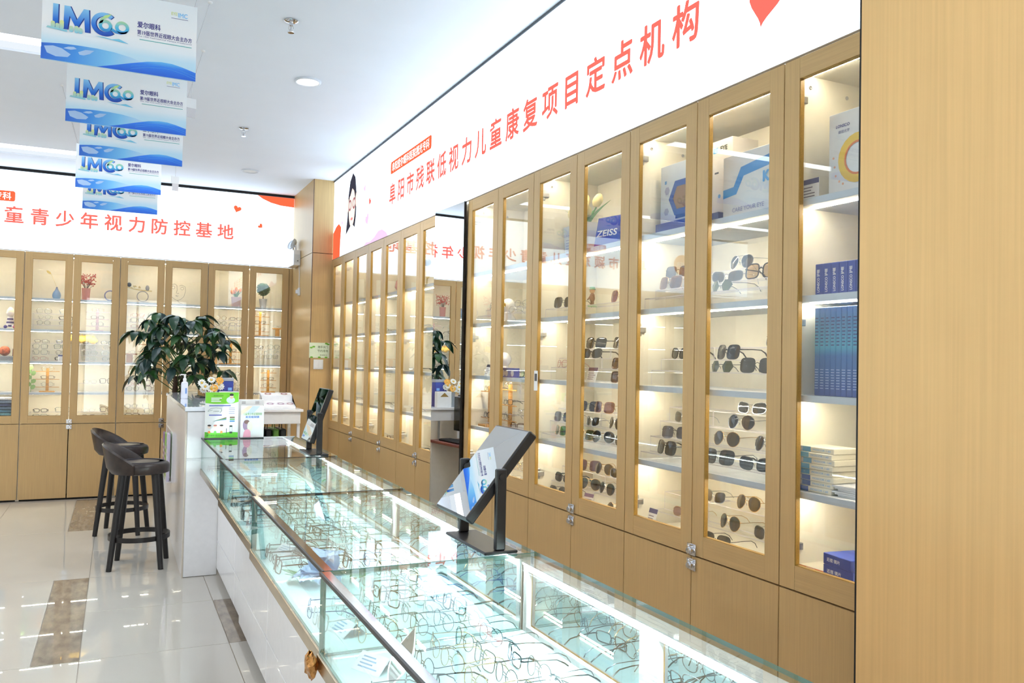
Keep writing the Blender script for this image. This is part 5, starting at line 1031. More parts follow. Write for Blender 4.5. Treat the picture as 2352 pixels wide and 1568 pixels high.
t = carton('lens_carton', 'orange-fronted white box on the cabinet floor beside the pillar', 2.04, 0.075, SH_TOP[5], 0.115, 0.12, 0.045, BXC, group='boxes on the cabinet floor beside the pillar')
MB().box(-0.0575, 0.0575, -0.001, -0.0002, 0.001, 0.044).build('orange_face', mat('ink_orange', rgb(226, 96, 40), 0.4), t); MB().box(-0.018, 0.018, -0.0018, -0.0011, 0.002, 0.043).build('barcode_label', mat('ink_label', rgb(206, 200, 206), 0.4), t)
for i in range(3):
    t = carton('lens_carton', '%s blue box from the bottom of the short stack beside the orange one' % ORD[i], 1.915 + 0.004 * i, 0.065, SH_TOP[5] + i * 0.0355, 0.125, 0.12, 0.035, BXB, RZ - 0.06 * i, group='boxes on the cabinet floor beside the pillar'); text_mb('近视 镜片', FRONT((-0.045, -0.0008, 0.011)), width=0.06, height=0.012, bold=0.02).build('lettering', WHITEM, t)
price_card(RW(2.955, 0.075, SH_TOP[5]), RZ, 'price card with purple heading, floor of the sunglasses cabinet', w=0.06, h=0.085)
price_card(RW(3.43, 0.055, SH_TOP[3]), RZ + 0.2, 'price card with dark red heading, third shelf of the tulip cabinet', w=0.065, h=0.075, head=rgb(96, 60, 84))
price_card(RW(3.45, 0.055, SH_TOP[5]), RZ + 0.2, 'price card with purple heading, floor of the tulip cabinet', w=0.065, h=0.075, head=rgb(104, 80, 120))
price_card(RW(4.73, 0.08, SH_TOP[3]), RZ, 'price card with dark heading, third shelf right of the mirror door', w=0.07, h=0.075, head=rgb(60, 50, 80))
t = thing('photo_card', 'green photo card of a dark-haired person, third shelf of the sunglasses cabinet', 'photo card', RW(2.335, 0.30, SH_TOP[3]), RZ, None); t.rotation_euler = (-0.12, 0, RZ); MB().box(-0.095, 0.095, 0, 0.002, 0, 0.155).build('card', mat('card_green', rgb(166, 196, 96), 0.4), t); face(t, ellipse(-0.015, 0.105, 0.028, 0.034), rgb(236, 200, 176), 'skin'); face(t, ellipse(-0.013, 0.125, 0.032, 0.024), rgb(40, 30, 28), 'hair', 0.0012); face(t, [(-0.07, 0.001), (0.045, 0.001), (0.03, 0.05), (0.0, 0.066), (-0.03, 0.066), (-0.055, 0.05)], rgb(60, 56, 58), 'vest'); face(t, [(-0.035, 0.001), (0.01, 0.001), (0.0, 0.066), (-0.028, 0.066)], rgb(236, 236, 240), 'wh', 0.0012)
# tulips in a square pot, and a blue box
def tulip_pot(loc, rz, label, petal_c, pot_c, s=1.0, writing=False):
    t = thing('tulip_pot', label, 'plant', loc, rz); t.scale = (s,) * 3
    MB().add([(-0.05, -0.05, 0), (0.05, -0.05, 0), (0.05, 0.05, 0), (-0.05, 0.05, 0), (-0.058, -0.058, 0.13), (0.058, -0.058, 0.13), (0.058, 0.058, 0.13), (-0.058, 0.058, 0.13), (-0.05, -0.05, 0.122), (0.05, -0.05, 0.122), (0.05, 0.05, 0.122), (-0.05, 0.05, 0.122)], [(0, 3, 2, 1), (0, 1, 5, 4), (1, 2, 6, 5), (2, 3, 7, 6), (3, 0, 4, 7), (4, 5, 9, 8), (5, 6, 10, 9), (6, 7, 11, 10), (7, 4, 8, 11), (8, 9, 10, 11)]).build('pot', mat('pot_%d' % int(pot_c[0] * 999), pot_c, 0.5), t)
    if writing: text_mb('Love Life', FRONT((-0.04, -0.0565, 0.085)), width=0.05).build('lettering', mat('ink_grey', rgb(150, 150, 190), 0.4), t); bars(FRONT((0, -0.0575, 0)), -0.042, 0.03, 0.015, 0.075, 5, 0.2, 0.3, rnd=rr).build('print_lines', mat('ink_grey', rgb(150, 150, 190), 0.4), t)
    pm_ = mat('tulip_%d' % int(petal_c[1] * 999), petal_c, 0.5); gm = mat('tulip_leaf', rgb(92, 150, 80), 0.5)
    for x, y, z, a in ((0.0, 0.0, 0.235, 0), (0.05, 0.01, 0.225, 0.3), (-0.055, -0.01, 0.19, -0.4), (0.02, -0.03, 0.205, 0.1), (-0.02, 0.03, 0.20, -0.2)):
        b = MB().lathe([(1e-5, -0.028), (0.013, -0.022), (0.019, -0.004), (0.017, 0.012), (0.010, 0.026), (0.003, 0.030)], seg=10); b.move(Matrix.Translation((x, y, z)) @ Matrix.Rotation(a, 4, 'Y')); b.build('bloom', pm_, t, True)
        MB().tube([(x * 0.2, y * 0.2, 0.12), (x * 0.6, y * 0.6, (z + 0.12) / 2), (x - 0.02 * a, y, z - 0.026)], 0.003, 5).build('stem', gm, t)
    for a in (0.4, 1.9, 3.3, 5.0):
        c, n = math.cos(a), math.sin(a); vs = []; fs = []
        for i in range(6):
            u = i / 5; wd = 0.014 * math.sin(PI * (0.15 + 0.85 * u)) + 0.001; r = 0.01 + 0.075 * u * u + 0.01 * u
            vs += [(r * c - wd * n, r * n + wd * c, 0.12 + 0.10 * u), (r * c + wd * n, r * n - wd * c, 0.12 + 0.10 * u)]
        for i in range(5): fs.append((2 * i, 2 * i + 1, 2 * i + 3, 2 * i + 2))
        MB().add(vs, fs).build('leaf', gm, t, True)
    return t
tulip_pot(RW(3.70, 0.17, SH_TOP[1]), RZ, 'pale yellow tulips in a white lettered pot, right-hand cabinets', rgb(240, 222, 160), rgb(222, 222, 222), 1.15, True).scale = (2.05, 1.1, 1.2)
t = carton('gift_carton', 'tilted royal blue box with white letters, right of the tulip pot', 3.425, 0.12, SH_TOP[1] + 0.0105, 0.16, 0.05, 0.155, mat('carton_royal', rgb(44, 60, 168), 0.35)); t.rotation_euler = (-0.2, 0, RZ + 0.2)
text_mb('ZEISS', FRONT((-0.07, -0.001, 0.055)), width=0.14, height=0.032, bold=0.02).build('lettering', WHITEM, t)
# figurines, generic
def figurine(loc, rz, label, body_c, hat_c, base_c, s=1.0):
    t = thing('figurine', label, 'figurine', loc, rz, 'small figurines in the cabinets'); t.scale = (s,) * 3
    MB().lathe([(0.022, 0), (0.022, 0.006), (1e-5, 0.006)], seg=18).build('base', mat('fig_base_%d' % int(base_c[1] * 999), base_c, 0.5), t)
    bm_ = mat('fig_body_%d' % int(body_c[0] * 999), body_c, 0.6)
    MB().tube([(-0.007, 0, 0.006), (-0.006, 0, 0.03)], 0.005, 8).tube([(0.007, 0, 0.006), (0.006, 0, 0.03)], 0.005, 8).build('legs', bm_, t, True)
    MB().lathe([(0.010, 0.026), (0.013, 0.035), (0.011, 0.055), (0.005, 0.062)], seg=14).build('torso', bm_, t, True)
    MB().tube([(-0.010, 0, 0.055), (-0.022, -0.004, 0.04), (-0.02, -0.012, 0.032)], 0.0035, 6).tube([(0.010, 0, 0.055), (0.022, -0.004, 0.045), (0.024, -0.012, 0.055)], 0.0035, 6).build('arms', bm_, t, True)
    MB().ball((0, 0, 0.073), 0.013, 14, 9).build('head', mat('fig_skin', rgb(214, 176, 140), 0.6), t, True)
    MB().lathe([(0.017, 0.078), (0.014, 0.081), (0.012, 0.090), (1e-5, 0.093)], seg=14).build('hat', mat('fig_hat_%d' % int(hat_c[0] * 999), hat_c, 0.5), t, True)
figurine(RW(3.87, 0.20, 1.8255), RZ, 'brown figurine standing above round sunglasses, tulip cabinet', rgb(150, 110, 80), rgb(120, 70, 50), rgb(150, 120, 90), 0.85)
figurine(RW(3.60, 0.16, 1.7865), RZ, 'brown figurine with a green base, right door of the tulip cabinet', rgb(128, 92, 70), rgb(70, 120, 100), rgb(60, 170, 70), 1.1)
figurine(RW(3.845, 0.25, 1.526 + 0.0), RZ, 'red figurine on a green base, third shelf of the tulip cabinet', rgb(150, 60, 50), rgb(150, 100, 70), rgb(60, 170, 70), 0.95)
figurine(RW(3.56, 0.075, SH_TOP[3] + 0.005), RZ, 'yellow figurine on a green base below dark sunglasses', rgb(206, 170, 90), rgb(214, 180, 100), rgb(60, 160, 64), 0.9)
for y, z, l in ((4.53, SH_TOP[2], 'white bust with a shiny yellow visor, second shelf by the mirror'), (4.57, SH_TOP[3], 'white bust with a yellow visor, third shelf by the mirror')):
    t = thing('spaceman_bust', l, 'figurine', RW(y, 0.13, z), RZ, 'white busts with yellow visors'); MB().lathe([(0.045, 0), (0.048, 0.02), (0.03, 0.05), (0.022, 0.065), (0.030, 0.075)], seg=20).build('shoulders', WHITE, t, True); MB().ball((0, 0, 0.105), 0.042, 18, 12).build('helmet', WHITE, t, True); MB().ball((0, -0.014, 0.105), 0.034, 16, 10, sq=(1, 0.9, 0.8)).build('visor', mat('visor_gold', (0.8, 0.62, 0.12, 1), 0.12, 1.0), t, True)
t = thing('display_tray', 'blue tray with white lens shapes, third shelf by the mirror', 'tray', RW(4.36, 0.06, SH_TOP[3]), RZ); MB().cbox(-0.12, 0.12, 0.0, 0.012, 0, 0.055, 0.001).build('front', mat('carton_royal', rgb(44, 60, 168), 0.35), t); MB().box(-0.12, 0.12, 0.012, 0.14, 0, 0.004).build('floor_plate', mat('carton_royal', rgb(44, 60, 168), 0.35), t)
for x in (-0.07, -0.03, 0.05): MB().slab(ellipse(x, 0.024, 0.02, 0.018), FRONT((0, -0.0008, 0)), 0.0004).build('lens_print', mat('ink_label', rgb(206, 200, 206), 0.4), t)
RACKW = mat('rack_wood', rgb(206, 150, 70), 0.45, noise=((20, 60, 60), 0.2, 4)); RACKP = mat('rack_pink', rgb(200, 170, 178), 0.45); RACKB = mat('rack_brown', rgb(150, 104, 66), 0.45)
def rack(loc, rz, label, h, tiers, m, bw=0.14, arm=0.11, cap=None, base=True, gl=('w_gun', 'w_blk', 'w_gld'), where='rack', group='wooden glasses racks'):
    t = thing('glasses_rack', label, 'glasses rack', loc, rz, group); MB().cbox(-bw / 2, bw / 2, -0.03, 0.045, 0, 0.012, 0.002).build('base', m, t); MB().cbox(-0.014, 0.014, 0.012, 0.030, 0.012, h, 0.002).build('post', m, t)
    if cap: MB().cbox(-0.016, 0.016, 0.008, 0.034, h, h + 0.022, 0.003).build('cap', cap, t)
    for i in range(tiers):
        z = 0.055 + i * (h - 0.085) / max(1, tiers - 1); MB().cbox(-arm, arm, 0.006, 0.012, z - 0.006, z, 0.001).build('rail', m, t)
        place = Matrix.Translation(loc) @ Matrix.Rotation(rz, 4, 'Z') @ Vector((0, -0.002, z + 0.0005))
        place_eye(gl[i % len(gl)], place, rz, '%s eyeglasses on the %s rail of the %s' % (CN[gl[i % len(gl)]], ['lowest', 'second', 'third', 'top'][i], where), 'eyeglasses on racks', parts=False, scale=0.95)
    return t
rack(RW(4.50, 0.12, SH_TOP[4]), RZ, 'tall light wood glasses rack, fourth shelf by the mirror door', 0.27, 3, RACKW, where='tall rack by the mirror')
rack(RW(4.752, 0.10, SH_TOP[4]), RZ, 'light wood glasses rack at the left door beside the mirror', 0.25, 2, RACKW, gl=('w_thick', 'w_blk'), where='rack nearest the mirror')
place_eye('w_tor', RW(4.335, 0.10, SH_TOP[4] + 0.0005), RZ + 0.2, 'tortoiseshell eyeglasses lying at the foot of the tall wooden rack', 'eyewear on the steps of the right cabinets')
# far cabinets: eyeglasses beyond the mirror door
rr = random.Random(15)
for u, (ka, kb, nm) in enumerate(((7, 9, 'first'), (9, 11, 'second'), (11, 13, 'third'))):
    ya = Y0 + ka * WR; yb = Y0 + kb * WR
    for c, poss in ((2, 2), (3, 2), (4, 3), (5, 4)):
        if (u + c) % 4 == 0 and c == 2: continue
        for i in range(poss):
            k = rr.choice(kinds); y = ya + 0.12 + i * (yb - ya - 0.24) / max(1, poss - 1)
            place_eye(k, RW(y, 0.10 + 0.02 * (i % 2), SH_TOP[c] + 0.0005), RZ + rr.uniform(-0.2, 0.4), '%s eyeglasses, %s from the left, %s shelf, %s cabinet beyond the mirror' % (CN[k], ORD[poss - 1 - i], COMPN[c], nm), 'eyeglasses in the cabinets beyond the mirror', parts=False)
t = thing('bird_ornament', 'black and yellow bird ornament beyond the mirror door', 'ornament', RW(Y0 + 8.55 * WR, 0.15, SH_TOP[1]), RZ); MB().ball((0, 0, 0.20), 0.035, 14, 9, sq=(1.4, 0.8, 0.8)).build('body', BLACK, t, True); MB().tube([(0, 0, 0.0), (0, 0, 0.175)], 0.006, 6).build('perch', BRASS, t); MB().ball((0.02, 0, 0.11), 0.03, 12, 8, sq=(1, 0.7, 1.2)).build('breast', mat('ink_ringyellow', rgb(232, 196, 70), 0.4), t, True)
t = thing('coral_basket', 'round coral pink basket on the top shelf, second cabinet beyond the mirror', 'basket', RW(Y0 + 9.6 * WR, 0.18, SH_TOP[1]), RZ); MB().lathe([(0.10, 0), (0.13, 0.04), (0.12, 0.09), (0.11, 0.10), (0.10, 0.09), (0.11, 0.04), (1e-5, 0.01)], seg=24).build('bowl', mat('coral', rgb(206, 130, 112), 0.6), t, True)
t = thing('glass_globe', 'grey green glass globe on the top shelf, third cabinet beyond the mirror', 'ornament', RW(Y0 + 11.7 * WR, 0.16, SH_TOP[1]), RZ); MB().lathe([(0.05, 0), (0.05, 0.015), (0.02, 0.02)], seg=20).build('foot', BLACK, t, True); MB().ball((0, 0, 0.105), 0.088, 20, 12).build('globe', mat('globe_grey', rgb(150, 168, 166), 0.2), t, True)
t = thing('pink_poster_card', 'tall pink card behind the glass of the narrow corner cabinet', 'card', RW(Y0 + 13.5 * WR, 0.20, SH_TOP[1]), RZ); MB().box(-0.16, 0.16, 0, 0.003, 0, 0.38).build('card', ramp_mat('pinkfade', 2, [(0.0, rgb(216, 130, 120)), (0.2, rgb(226, 180, 170)), (0.38, rgb(236, 206, 200))]), t); MB().box(-0.15, 0.15, 0.004, 0.04, 0, 0.003).build('easel', WHITEM, t)

# ================================================================== contents of the back cabinets
YS = YB + 0.12
def BW_(x, z, d=0.12): return (x, YB + d, z)
t = thing('blue_vase', 'blue teardrop vase with one yellow leaf, back cabinets', 'vase', BW_(-0.585, SH_TOP[1], 0.14)); MB().lathe([(0.028, 0), (0.038, 0.02), (0.041, 0.042), (0.034, 0.068), (0.016, 0.095), (0.007, 0.118), (0.009, 0.125)], seg=24).build('vase', ramp_mat('vase_blue', 2, [(0, rgb(110, 150, 186)), (0.08, rgb(130, 160, 200)), (0.125, rgb(110, 120, 160))]), t, True); MB().tube([(0, 0, 0.12), (-0.03, 0, 0.2), (-0.055, 0, 0.26)], 0.0012, 5).build('stem', mat('leaf_yellow', rgb(214, 190, 110), 0.5), t); MB().slab([(0, 0), (0.012, 0.02), (0.01, 0.045), (0, 0.06), (-0.012, 0.04), (-0.01, 0.015)], frame_M((-0.055, 0, 0.255), (0.7, 0, 0.7), (-0.75, 0, 0.65)), 0.001).build('leaf', mat('leaf_yellow', rgb(214, 190, 110), 0.5), t)
t = thing('pink_vase', 'pink vase with a cloud of red blossoms, back cabinets', 'vase', BW_(-0.315, SH_TOP[1], 0.14)); MB().lathe([(0.034, 0), (0.036, 0.01), (0.042, 0.12), (0.043, 0.128), (0.036, 0.126)], seg=24).build('vase', mat('vase_pink', rgb(222, 150, 140), 0.45), t, True)
rb = random.Random(4); bl = MB(); tw = MB()
for i in range(190):
    a, v = rb.uniform(0, 2 * PI), rb.uniform(-0.5, 1); r = 0.092 * rb.random() ** 0.45; p = (r * math.cos(a), r * math.sin(a) * 0.7, 0.195 + r * v)
    s = 0.0065; bl.add([(p[0] - s, p[1], p[2]), (p[0] + s, p[1], p[2]), (p[0], p[1] - s, p[2] + s), (p[0], p[1] + s, p[2] + s * 0.6), (p[0], p[1], p[2] - s)], [(0, 2, 1), (0, 1, 3), (0, 4, 2), (1, 2, 4), (1, 4, 3), (0, 3, 4)])
    if i % 7 == 0: tw.tube([(0, 0, 0.10), (p[0] * 0.6, p[1] * 0.6, (p[2] + 0.12) / 2), p], 0.001, 4)
bl.build('blossoms', mat('blossom_red', rgb(206, 84, 76), 0.6), t)['kind'] = 'stuff'; tw.build('twigs', mat('bark', rgb(74, 56, 42), 0.8), t)['kind'] = 'stuff'
def torus_xz(b, c, R_, r, n=24, a0=0, a1=360):
    full = abs(a1 - a0) >= 360; m_ = n if full else n + 1
    return b.tube([(c[0] + R_ * math.cos(math.radians(a0 + (a1 - a0) * i / n)), c[1], c[2] + R_ * math.sin(math.radians(a0 + (a1 - a0) * i / n))) for i in range(m_)], r, 6, closed=full)
t = thing('ring_ornament', 'grey blue ring ornament standing beside the pink vase', 'ornament', BW_(-0.085, SH_TOP[1], 0.14)); torus_xz(MB(), (0, 0, 0.062), 0.052, 0.007).build('ring', mat('ring_blue', rgb(124, 130, 176), 0.4), t, True); MB().cbox(-0.03, 0.03, -0.015, 0.015, 0, 0.006, 0.001).build('base', mat('ring_blue', rgb(124, 130, 176), 0.4), t)
t = thing('bird_sculpture', 'grey birds on a gold branch with loops, back cabinets', 'ornament', BW_(0.19, SH_TOP[1], 0.14)); GREYB = mat('bird_grey', rgb(150, 150, 156), 0.5)
MB().tube([(-0.13, 0, 0.17), (-0.05, 0, 0.148), (0.04, 0, 0.135), (0.13, 0, 0.132)], 0.006, 6).build('branch', BRASS, t, True); torus_xz(MB(), (0.04, 0, 0.07), 0.055, 0.005).build('loop', GREYB, t, True); MB().cbox(-0.03, 0.10, -0.02, 0.02, 0, 0.008, 0.002).build('base', GREYB, t)
MB().ball((-0.095, 0, 0.19), 0.022, 12, 8, sq=(1, 0.7, 1.1)).build('dark_bird', mat('bird_dark', rgb(60, 58, 66), 0.5), t, True); MB().ball((0.085, 0, 0.163), 0.024, 12, 8, sq=(0.8, 0.7, 1.3)).build('pale_bird', GREYB, t, True)
for x, z, r in ((-0.04, 0.158, 0.5), (-0.02, 0.17, 1.2), (-0.06, 0.165, 2.0), (0.0, 0.152, -0.3), (0.02, 0.155, 0.8)): MB().slab([(0, 0), (0.01, 0.014), (0, 0.034), (-0.01, 0.014)], frame_M((x, -0.004, z), (math.cos(r), 0, math.sin(r)), (-math.sin(r), 0, math.cos(r))), 0.002).build('gold_leaf', BRASS, t)
t = thing('wire_face', 'thin wire sculpture of a face in outline, back cabinets', 'sculpture', BW_(0.58, SH_TOP[1], 0.14)); b = MB(); q = lambda pts: b.tube([(x, 0, z) for x, z in pts], 0.0016, 5)
q([(-0.075, 0.20), (-0.08, 0.14), (-0.06, 0.08), (-0.02, 0.05), (0.0, 0.045), (0.03, 0.055), (0.065, 0.09), (0.08, 0.15), (0.075, 0.20)]); q([(-0.07, 0.215), (-0.03, 0.222), (-0.01, 0.21), (-0.005, 0.16), (-0.015, 0.125), (0.0, 0.118), (0.015, 0.125)]); q([(0.015, 0.205), (0.04, 0.215), (0.072, 0.20)]); torus_xz(b, (-0.045, 0, 0.185), 0.016, 0.0014, 12); torus_xz(b, (0.045, 0, 0.178), 0.016, 0.0014, 12); q([(-0.02, 0.095), (-0.005, 0.10), (0.01, 0.095), (0.0, 0.086), (-0.02, 0.095)]); q([(0.0, 0.045), (0.02, 0.02), (0.06, 0.004)]); b.build('wire', F_GUN, t, True); MB().cbox(-0.03, 0.07, -0.015, 0.015, 0, 0.004, 0.001).build('base', F_GUN, t)
tulip_pot(BW_(1.195, SH_TOP[1], 0.14), 0, 'orange tulips in a pink pot, back cabinets', rgb(238, 160, 110), rgb(226, 196, 196), 0.86)
t = thing('topiary_ball', 'round green topiary ball in a white pot, back cabinets', 'plant', BW_(1.49, SH_TOP[1], 0.14)); MB().lathe([(0.034, 0), (0.044, 0.10), (0.046, 0.105), (0.038, 0.10)], seg=20).build('pot', WHITE, t, True); MB().cyl((0, 0, 0.09), (0, 0, 0.16), 0.005, seg=8).build('trunk', mat('bark', rgb(74, 56, 42), 0.8), t)
b = MB(); rb = random.Random(9)
for i in range(420):
    v = Vector((rb.gauss(0, 1), rb.gauss(0, 1), rb.gauss(0, 1))).normalized(); c = v * rb.uniform(0.062, 0.074); u_ = v.orthogonal().normalized() * 0.012; w_2 = v.cross(u_) * 0.5
    c += Vector((0, 0, 0.215)); b.add([c - u_, c + w_2 + v * 0.006, c + u_, c - w_2 + v * 0.002], [(0, 1, 2, 3)])
b.build('foliage', mat('topiary_green', rgb(62, 110, 72), 0.6), t)['kind'] = 'stuff'; MB().ball((0, 0, 0.215), 0.062, 14, 9).build('core', mat('topiary_core', rgb(46, 84, 56), 0.7), t, True)
# eyeglasses on clear ledges; (x, compartment, ledge heights)
rr = random.Random(31)
def ledge_stack(x, c, hs, side, door):
    for i, h in enumerate(hs):
        k = rr.choice(kinds); z = SH_TOP[c] + h
        place_eye(k, (x + rr.uniform(-0.01, 0.01), YB + 0.20, z + 0.0005), rr.uniform(-0.08, 0.08), '%s eyeglasses, %s ledge, %s, %s shelf, %s' % (CN[k], ['lowest', 'second', 'third', 'top'][i], side, COMPN[c], door), 'eyeglasses on ledges of the back cabinets', parts=False)
def ledges(x0, x1, c, hs, label):
    t = thing('acrylic_ledges', label, 'display riser', ((x0 + x1) / 2, YB + 0.19, SH_TOP[c]), 0, 'clear acrylic ledges in the back cabinets'); w = (x1 - x0) / 2
    for h in hs:
        if h > 0.005: glassbox(-w, w, 0.0, 0.15, h - 0.003, h, 2).build('ledge', [ACRYL, ACRYLE], t)
    for x in (-w, w - 0.003): glassbox(x, x + 0.003, 0.0, 0.15, 0, max(hs) - 0.0032, 0).build('side_sheet', [ACRYL, ACRYLE], t)
H4 = (0.012, 0.07, 0.13, 0.19); H3 = (0.05, 0.11, 0.17); H2 = (0.012, 0.08)
VASE, PINK, BIRD, TUL, TOP = 'blue vase door', 'pink vase door', 'bird door', 'orange tulip door', 'topiary door'
for xa, door, sets in ((-0.80, VASE, ((2, H3, (-0.70, -0.49)), (3, H4, (-0.72, -0.52)), (5, H2, (-0.71, -0.50)))), (-0.36, PINK, ((3, H4, (-0.27, -0.09)), (4, (0.09,), (-0.25, -0.10)), (5, H2, (-0.25, -0.08)))), (0.075, BIRD, ((2, H3, (0.19, 0.36)), (4, H4, (0.17, 0.35)), (5, (0.012, 0.06, 0.115), (0.16, 0.34)))), (0.95, TUL, ((2, (0.06, 0.11, 0.17), (1.05, 1.21)), (4, H4, (1.04, 1.21)), (5, H2, (1.05, 1.21)))), (1.385, TOP, ((3, (0.07, 0.12, 0.18), (1.46, 1.63)), (5, H2, (1.47, 1.63))))):
    for c, hs, xs in sets:
        ledges(xa, xa + 0.31, c, hs, 'clear acrylic ledges on the %s shelf of the %s' % (COMPN[c], door))
        for j, x in enumerate(xs): ledge_stack(x, c, hs, 'left' if j == 0 else 'right', door)
YCAP = mat('rack_cap', rgb(244, 190, 60), 0.4)
rack(BW_(-0.645, SH_TOP[4], 0.15), 0, 'light wood glasses rack under the blue vase door', 0.245, 3, RACKW, where='rack under the blue vase')
rack(BW_(-0.20, SH_TOP[2], 0.15), 0, 'dusty pink glasses rack under the pink vase', 0.235, 3, RACKP, bw=0.12, where='dusty pink rack')
rack(BW_(0.31, SH_TOP[3], 0.15), 0, 'brown glasses rack partly behind the money tree', 0.23, 3, RACKB, bw=0.16, where='brown rack')
rack(BW_(1.155, SH_TOP[3], 0.15), 0, 'orange-capped wooden rack under the orange tulips', 0.255, 3, RACKW, 0.24, 0.12, YCAP, where='rack under the orange tulips')
rack(BW_(1.47, SH_TOP[2], 0.15), 0, 'orange-capped wooden rack under the topiary', 0.255, 3, RACKW, 0.18, 0.10, YCAP, where='rack under the topiary')
rack(BW_(1.575, SH_TOP[4], 0.15), 0, 'wooden post rack on the fourth shelf under the topiary', 0.255, 3, RACKW, 0.15, 0.09, where='post rack under the topiary')
for x, c, l, m in ((0.12, 3, 'low brown bench holding glasses, under the bird sculpture', RACKB), (1.665, 2, 'low wooden bench holding glasses beside the orange-capped rack', RACKW), (0.99, 3, 'low wooden bench at the left of the orange tulip door', RACKW)):
    t = thing('glasses_bench', l, 'glasses rack', BW_(x, SH_TOP[c], 0.15), 0, 'low wooden benches in the back cabinets'); w = 0.055 if c == 2 or x > 0.9 else 0.075; MB().cbox(-w, w, 0.0, 0.05, 0.085, 0.10, 0.002).build('seat', m, t); MB().cbox(-w * 0.42, w * 0.42, 0.01, 0.04, 0.0, 0.085, 0.002).build('foot', m, t)
    place_eye('w_sil', (x, YB + 0.155, SH_TOP[c] + 0.1005), 0, 'silver eyeglasses on the ' + l.replace(' holding glasses', ''), 'eyeglasses on racks', parts=False, scale=0.8)
price_card(BW_(-0.505, SH_TOP[3] + 0.0, 0.07), 0, 'price card with blue heading under the blue vase', w=0.09, h=0.075, head=rgb(60, 70, 130)); price_card(BW_(0.36, SH_TOP[5], 0.06), 0, 'price card with dark heading on the floor of the bird door', w=0.08, h=0.05, head=rgb(70, 80, 120))
t = thing('yellow_ribbon', 'yellow ruffled ribbon hanging behind the door seam, third shelf', 'ribbon', BW_(-0.34, SH_TOP[3] + 0.19, 0.20)); YR = mat('ribbon_yellow', rgb(244, 206, 96), 0.5); rb = random.Random(2)
for x in (-0.12, -0.06, 0.0, 0.06, 0.105): 
    b = MB().ball((x, 0, 0.05 + 0.012 * math.sin(x * 40)), 0.042, 12, 8, sq=(1, 0.5, 0.85))
    for i, v in enumerate(b.v): b.v[i] = (v[0] + rb.uniform(-.006, .006), v[1], v[2] + rb.uniform(-.007, .007))
    b.build('ruffle', YR, t, True)
MB().tube([(-0.13, 0, 0.085), (0.12, 0, 0.085)], 0.004, 6).build('cord', YR, t); MB().tube([(0.0, 0, 0.085), (0, 0, 0.1165)], 0.003, 6).build('hanger', YR, t)
t = thing('leaf_sprig', 'sprig of flat green leaves at the left of the wooden rack', 'ornament', BW_(-0.79, SH_TOP[4], 0.13)); SG = mat('sprig_green', rgb(120, 160, 96), 0.5)
MB().tube([(0, 0, 0), (0.005, 0, 0.15), (0, 0, 0.27)], 0.003, 5).build('stem', SG, t)
for x, z, r in ((0.02, 0.06, -0.6), (-0.02, 0.09, 0.6), (0.025, 0.12, -0.7), (-0.018, 0.16, 0.5), (0.028, 0.20, -0.5), (0.0, 0.26, 0.1), (-0.02, 0.22, 0.7)): MB().slab(ellipse(0, 0.016, 0.021, 0.026, 12), frame_M((x * 0.5, -0.005, z - 0.02), (math.cos(r), 0, math.sin(r)), (-math.sin(r), 0, math.cos(r))), 0.001).build('leaf', SG, t)
t = thing('pink_bloom', 'small magenta flower on a stalk, fourth shelf of the pink vase door', 'flower', BW_(-0.03, SH_TOP[4], 0.10)); MB().tube([(0.02, 0, 0), (0.01, 0, 0.1), (0, 0, 0.14)], 0.002, 5).build('stem', SG, t); MB().ball((0, 0, 0.15), 0.018, 12, 8, sq=(1, 0.8, 0.8)).build('bloom', mat('magenta', rgb(176, 70, 120), 0.5), t, True); MB().cbox(-0.01, 0.05, -0.02, 0.02, 0, 0.004, 0.001).build('base', WHITE, t)
# left edge of the view: doll, striped ball, magazines, cloths
t = thing('striped_doll', 'seated cloth doll in a purple and white striped jumper', 'doll', BW_(-0.99, SH_TOP[2], 0.13)); DWH = mat('doll_white', rgb(240, 232, 226), 0.8); DPU = mat('doll_purple', rgb(72, 50, 110), 0.8)
for i in range(6): MB().lathe([(0.040 - 0.003 * i, 0.02 + i * 0.017), (0.0385 - 0.003 * i, 0.0365 + i * 0.017)], seg=18).build('jumper_stripe', DPU if i % 2 == 0 else DWH, t, True)
MB().ball((0, 0, 0.155), 0.036, 16, 10).build('head', DWH, t, True); MB().lathe([(0.034, 0.17), (0.030, 0.19), (0.012, 0.215), (1e-5, 0.22)], seg=16).build('bobble_hat', mat('doll_cream', rgb(244, 232, 200), 0.8), t, True)
for x, c in ((-0.035, rgb(70, 50, 130)), (0.045, rgb(206, 50, 120))): MB().tube([(x * 0.4, -0.02, 0.03), (x, -0.05, 0.018)], 0.012, 8).build('leg', DWH, t, True); MB().ball((x, -0.055, 0.017), 0.0165, 12, 8).build('shoe', mat('shoe_%d' % int(c[0] * 999), c, 0.6), t, True)
for i in range(4):
    t = thing('magazine', '%s magazine from the bottom of the pile at the left edge' % ORD[i], 'magazine', BW_(-1.04, SH_TOP[3] + i * 0.0125 + 0.0, 0.08), 0.02 * i, 'pile of magazines'); MB().box(-0.11, 0.11, 0, 0.16, 0, 0.012, 0).box(-0.11, 0.11, -0.0005, 0.16, 0.004, 0.008, 1).build('pages', [mat('mag_dark', rgb(44, 44, 48), 0.4), WHITEM], t)
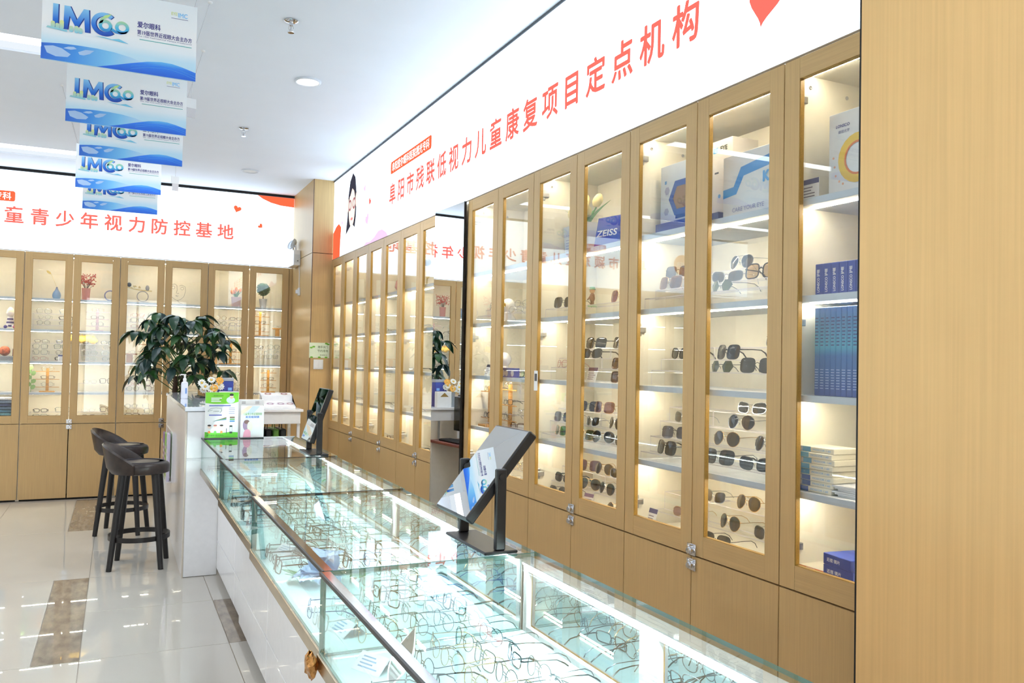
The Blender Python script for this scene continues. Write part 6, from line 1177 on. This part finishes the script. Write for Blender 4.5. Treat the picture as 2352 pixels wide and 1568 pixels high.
t = thing('striped_ball', 'orange and red painted ball on top of the magazines', 'ornament', BW_(-1.03, SH_TOP[3] + 0.0505, 0.14)); MB().ball((0, 0, 0.05), 0.05, 20, 12).build('ball', mat('ball_orange', rgb(224, 106, 50), 0.5, noise=(50, 0.6, 2)), t, True)
t = thing('small_tin', 'small dark red tin beside the painted ball', 'tin', BW_(-0.945, SH_TOP[3] + 0.0505, 0.13)); MB().cyl((0, 0, 0), (0, 0, 0.07), 0.016, seg=16).build('can', mat('tin_red', rgb(110, 50, 60), 0.4), t); MB().cyl((0, 0, 0.07), (0, 0, 0.078), 0.0155, seg=16).build('lid', STEEL, t)
rb = random.Random(17); CLC = [rgb(226, 226, 230), rgb(120, 140, 170), rgb(60, 76, 120), rgb(100, 130, 160), rgb(70, 130, 160), rgb(110, 170, 186), rgb(76, 140, 160), rgb(90, 150, 170)]
for i in range(8):
    t = thing('folded_cloth', '%s folded cloth from the bottom of the heap at the left edge' % ORD[i], 'cloth', BW_(-1.05, SH_TOP[5] + i * 0.0305, 0.09), 0.03 * rb.uniform(-1, 1), 'heap of folded cloths'); b = MB(); nx, ny = 14, 5; vs = []; fs = []
    for j in range(ny):
        for k in range(nx): vs.append((-0.13 + 0.26 * k / (nx - 1), 0.18 * j / (ny - 1), 0.022 + rb.uniform(-0.006, 0.006)))
    for j in range(ny):
        for k in range(nx): vs.append((-0.13 + 0.26 * k / (nx - 1), 0.18 * j / (ny - 1) + rb.uniform(-0.003, 0.003), 0.0))
    N_ = nx * ny
    for j in range(ny - 1):
        for k in range(nx - 1): a = j * nx + k; fs.append((a, a + 1, a + nx + 1, a + nx)); fs.append((a + N_, a + nx + N_, a + nx + 1 + N_, a + 1 + N_))
    for k in range(nx - 1): fs.append((k, k + N_, k + 1 + N_, k + 1)); e_ = (ny - 1) * nx + k; fs.append((e_, e_ + 1, e_ + 1 + N_, e_ + N_))
    for j in range(ny - 1): a = j * nx; fs.append((a, a + nx, a + nx + N_, a + N_)); a += nx - 1; fs.append((a, a + N_, a + nx + N_, a + nx))
    b.add(vs, fs).build('cloth', mat('cloth_%d' % i, CLC[7 - i], 0.8, noise=(60, 0.4, 3)), t)
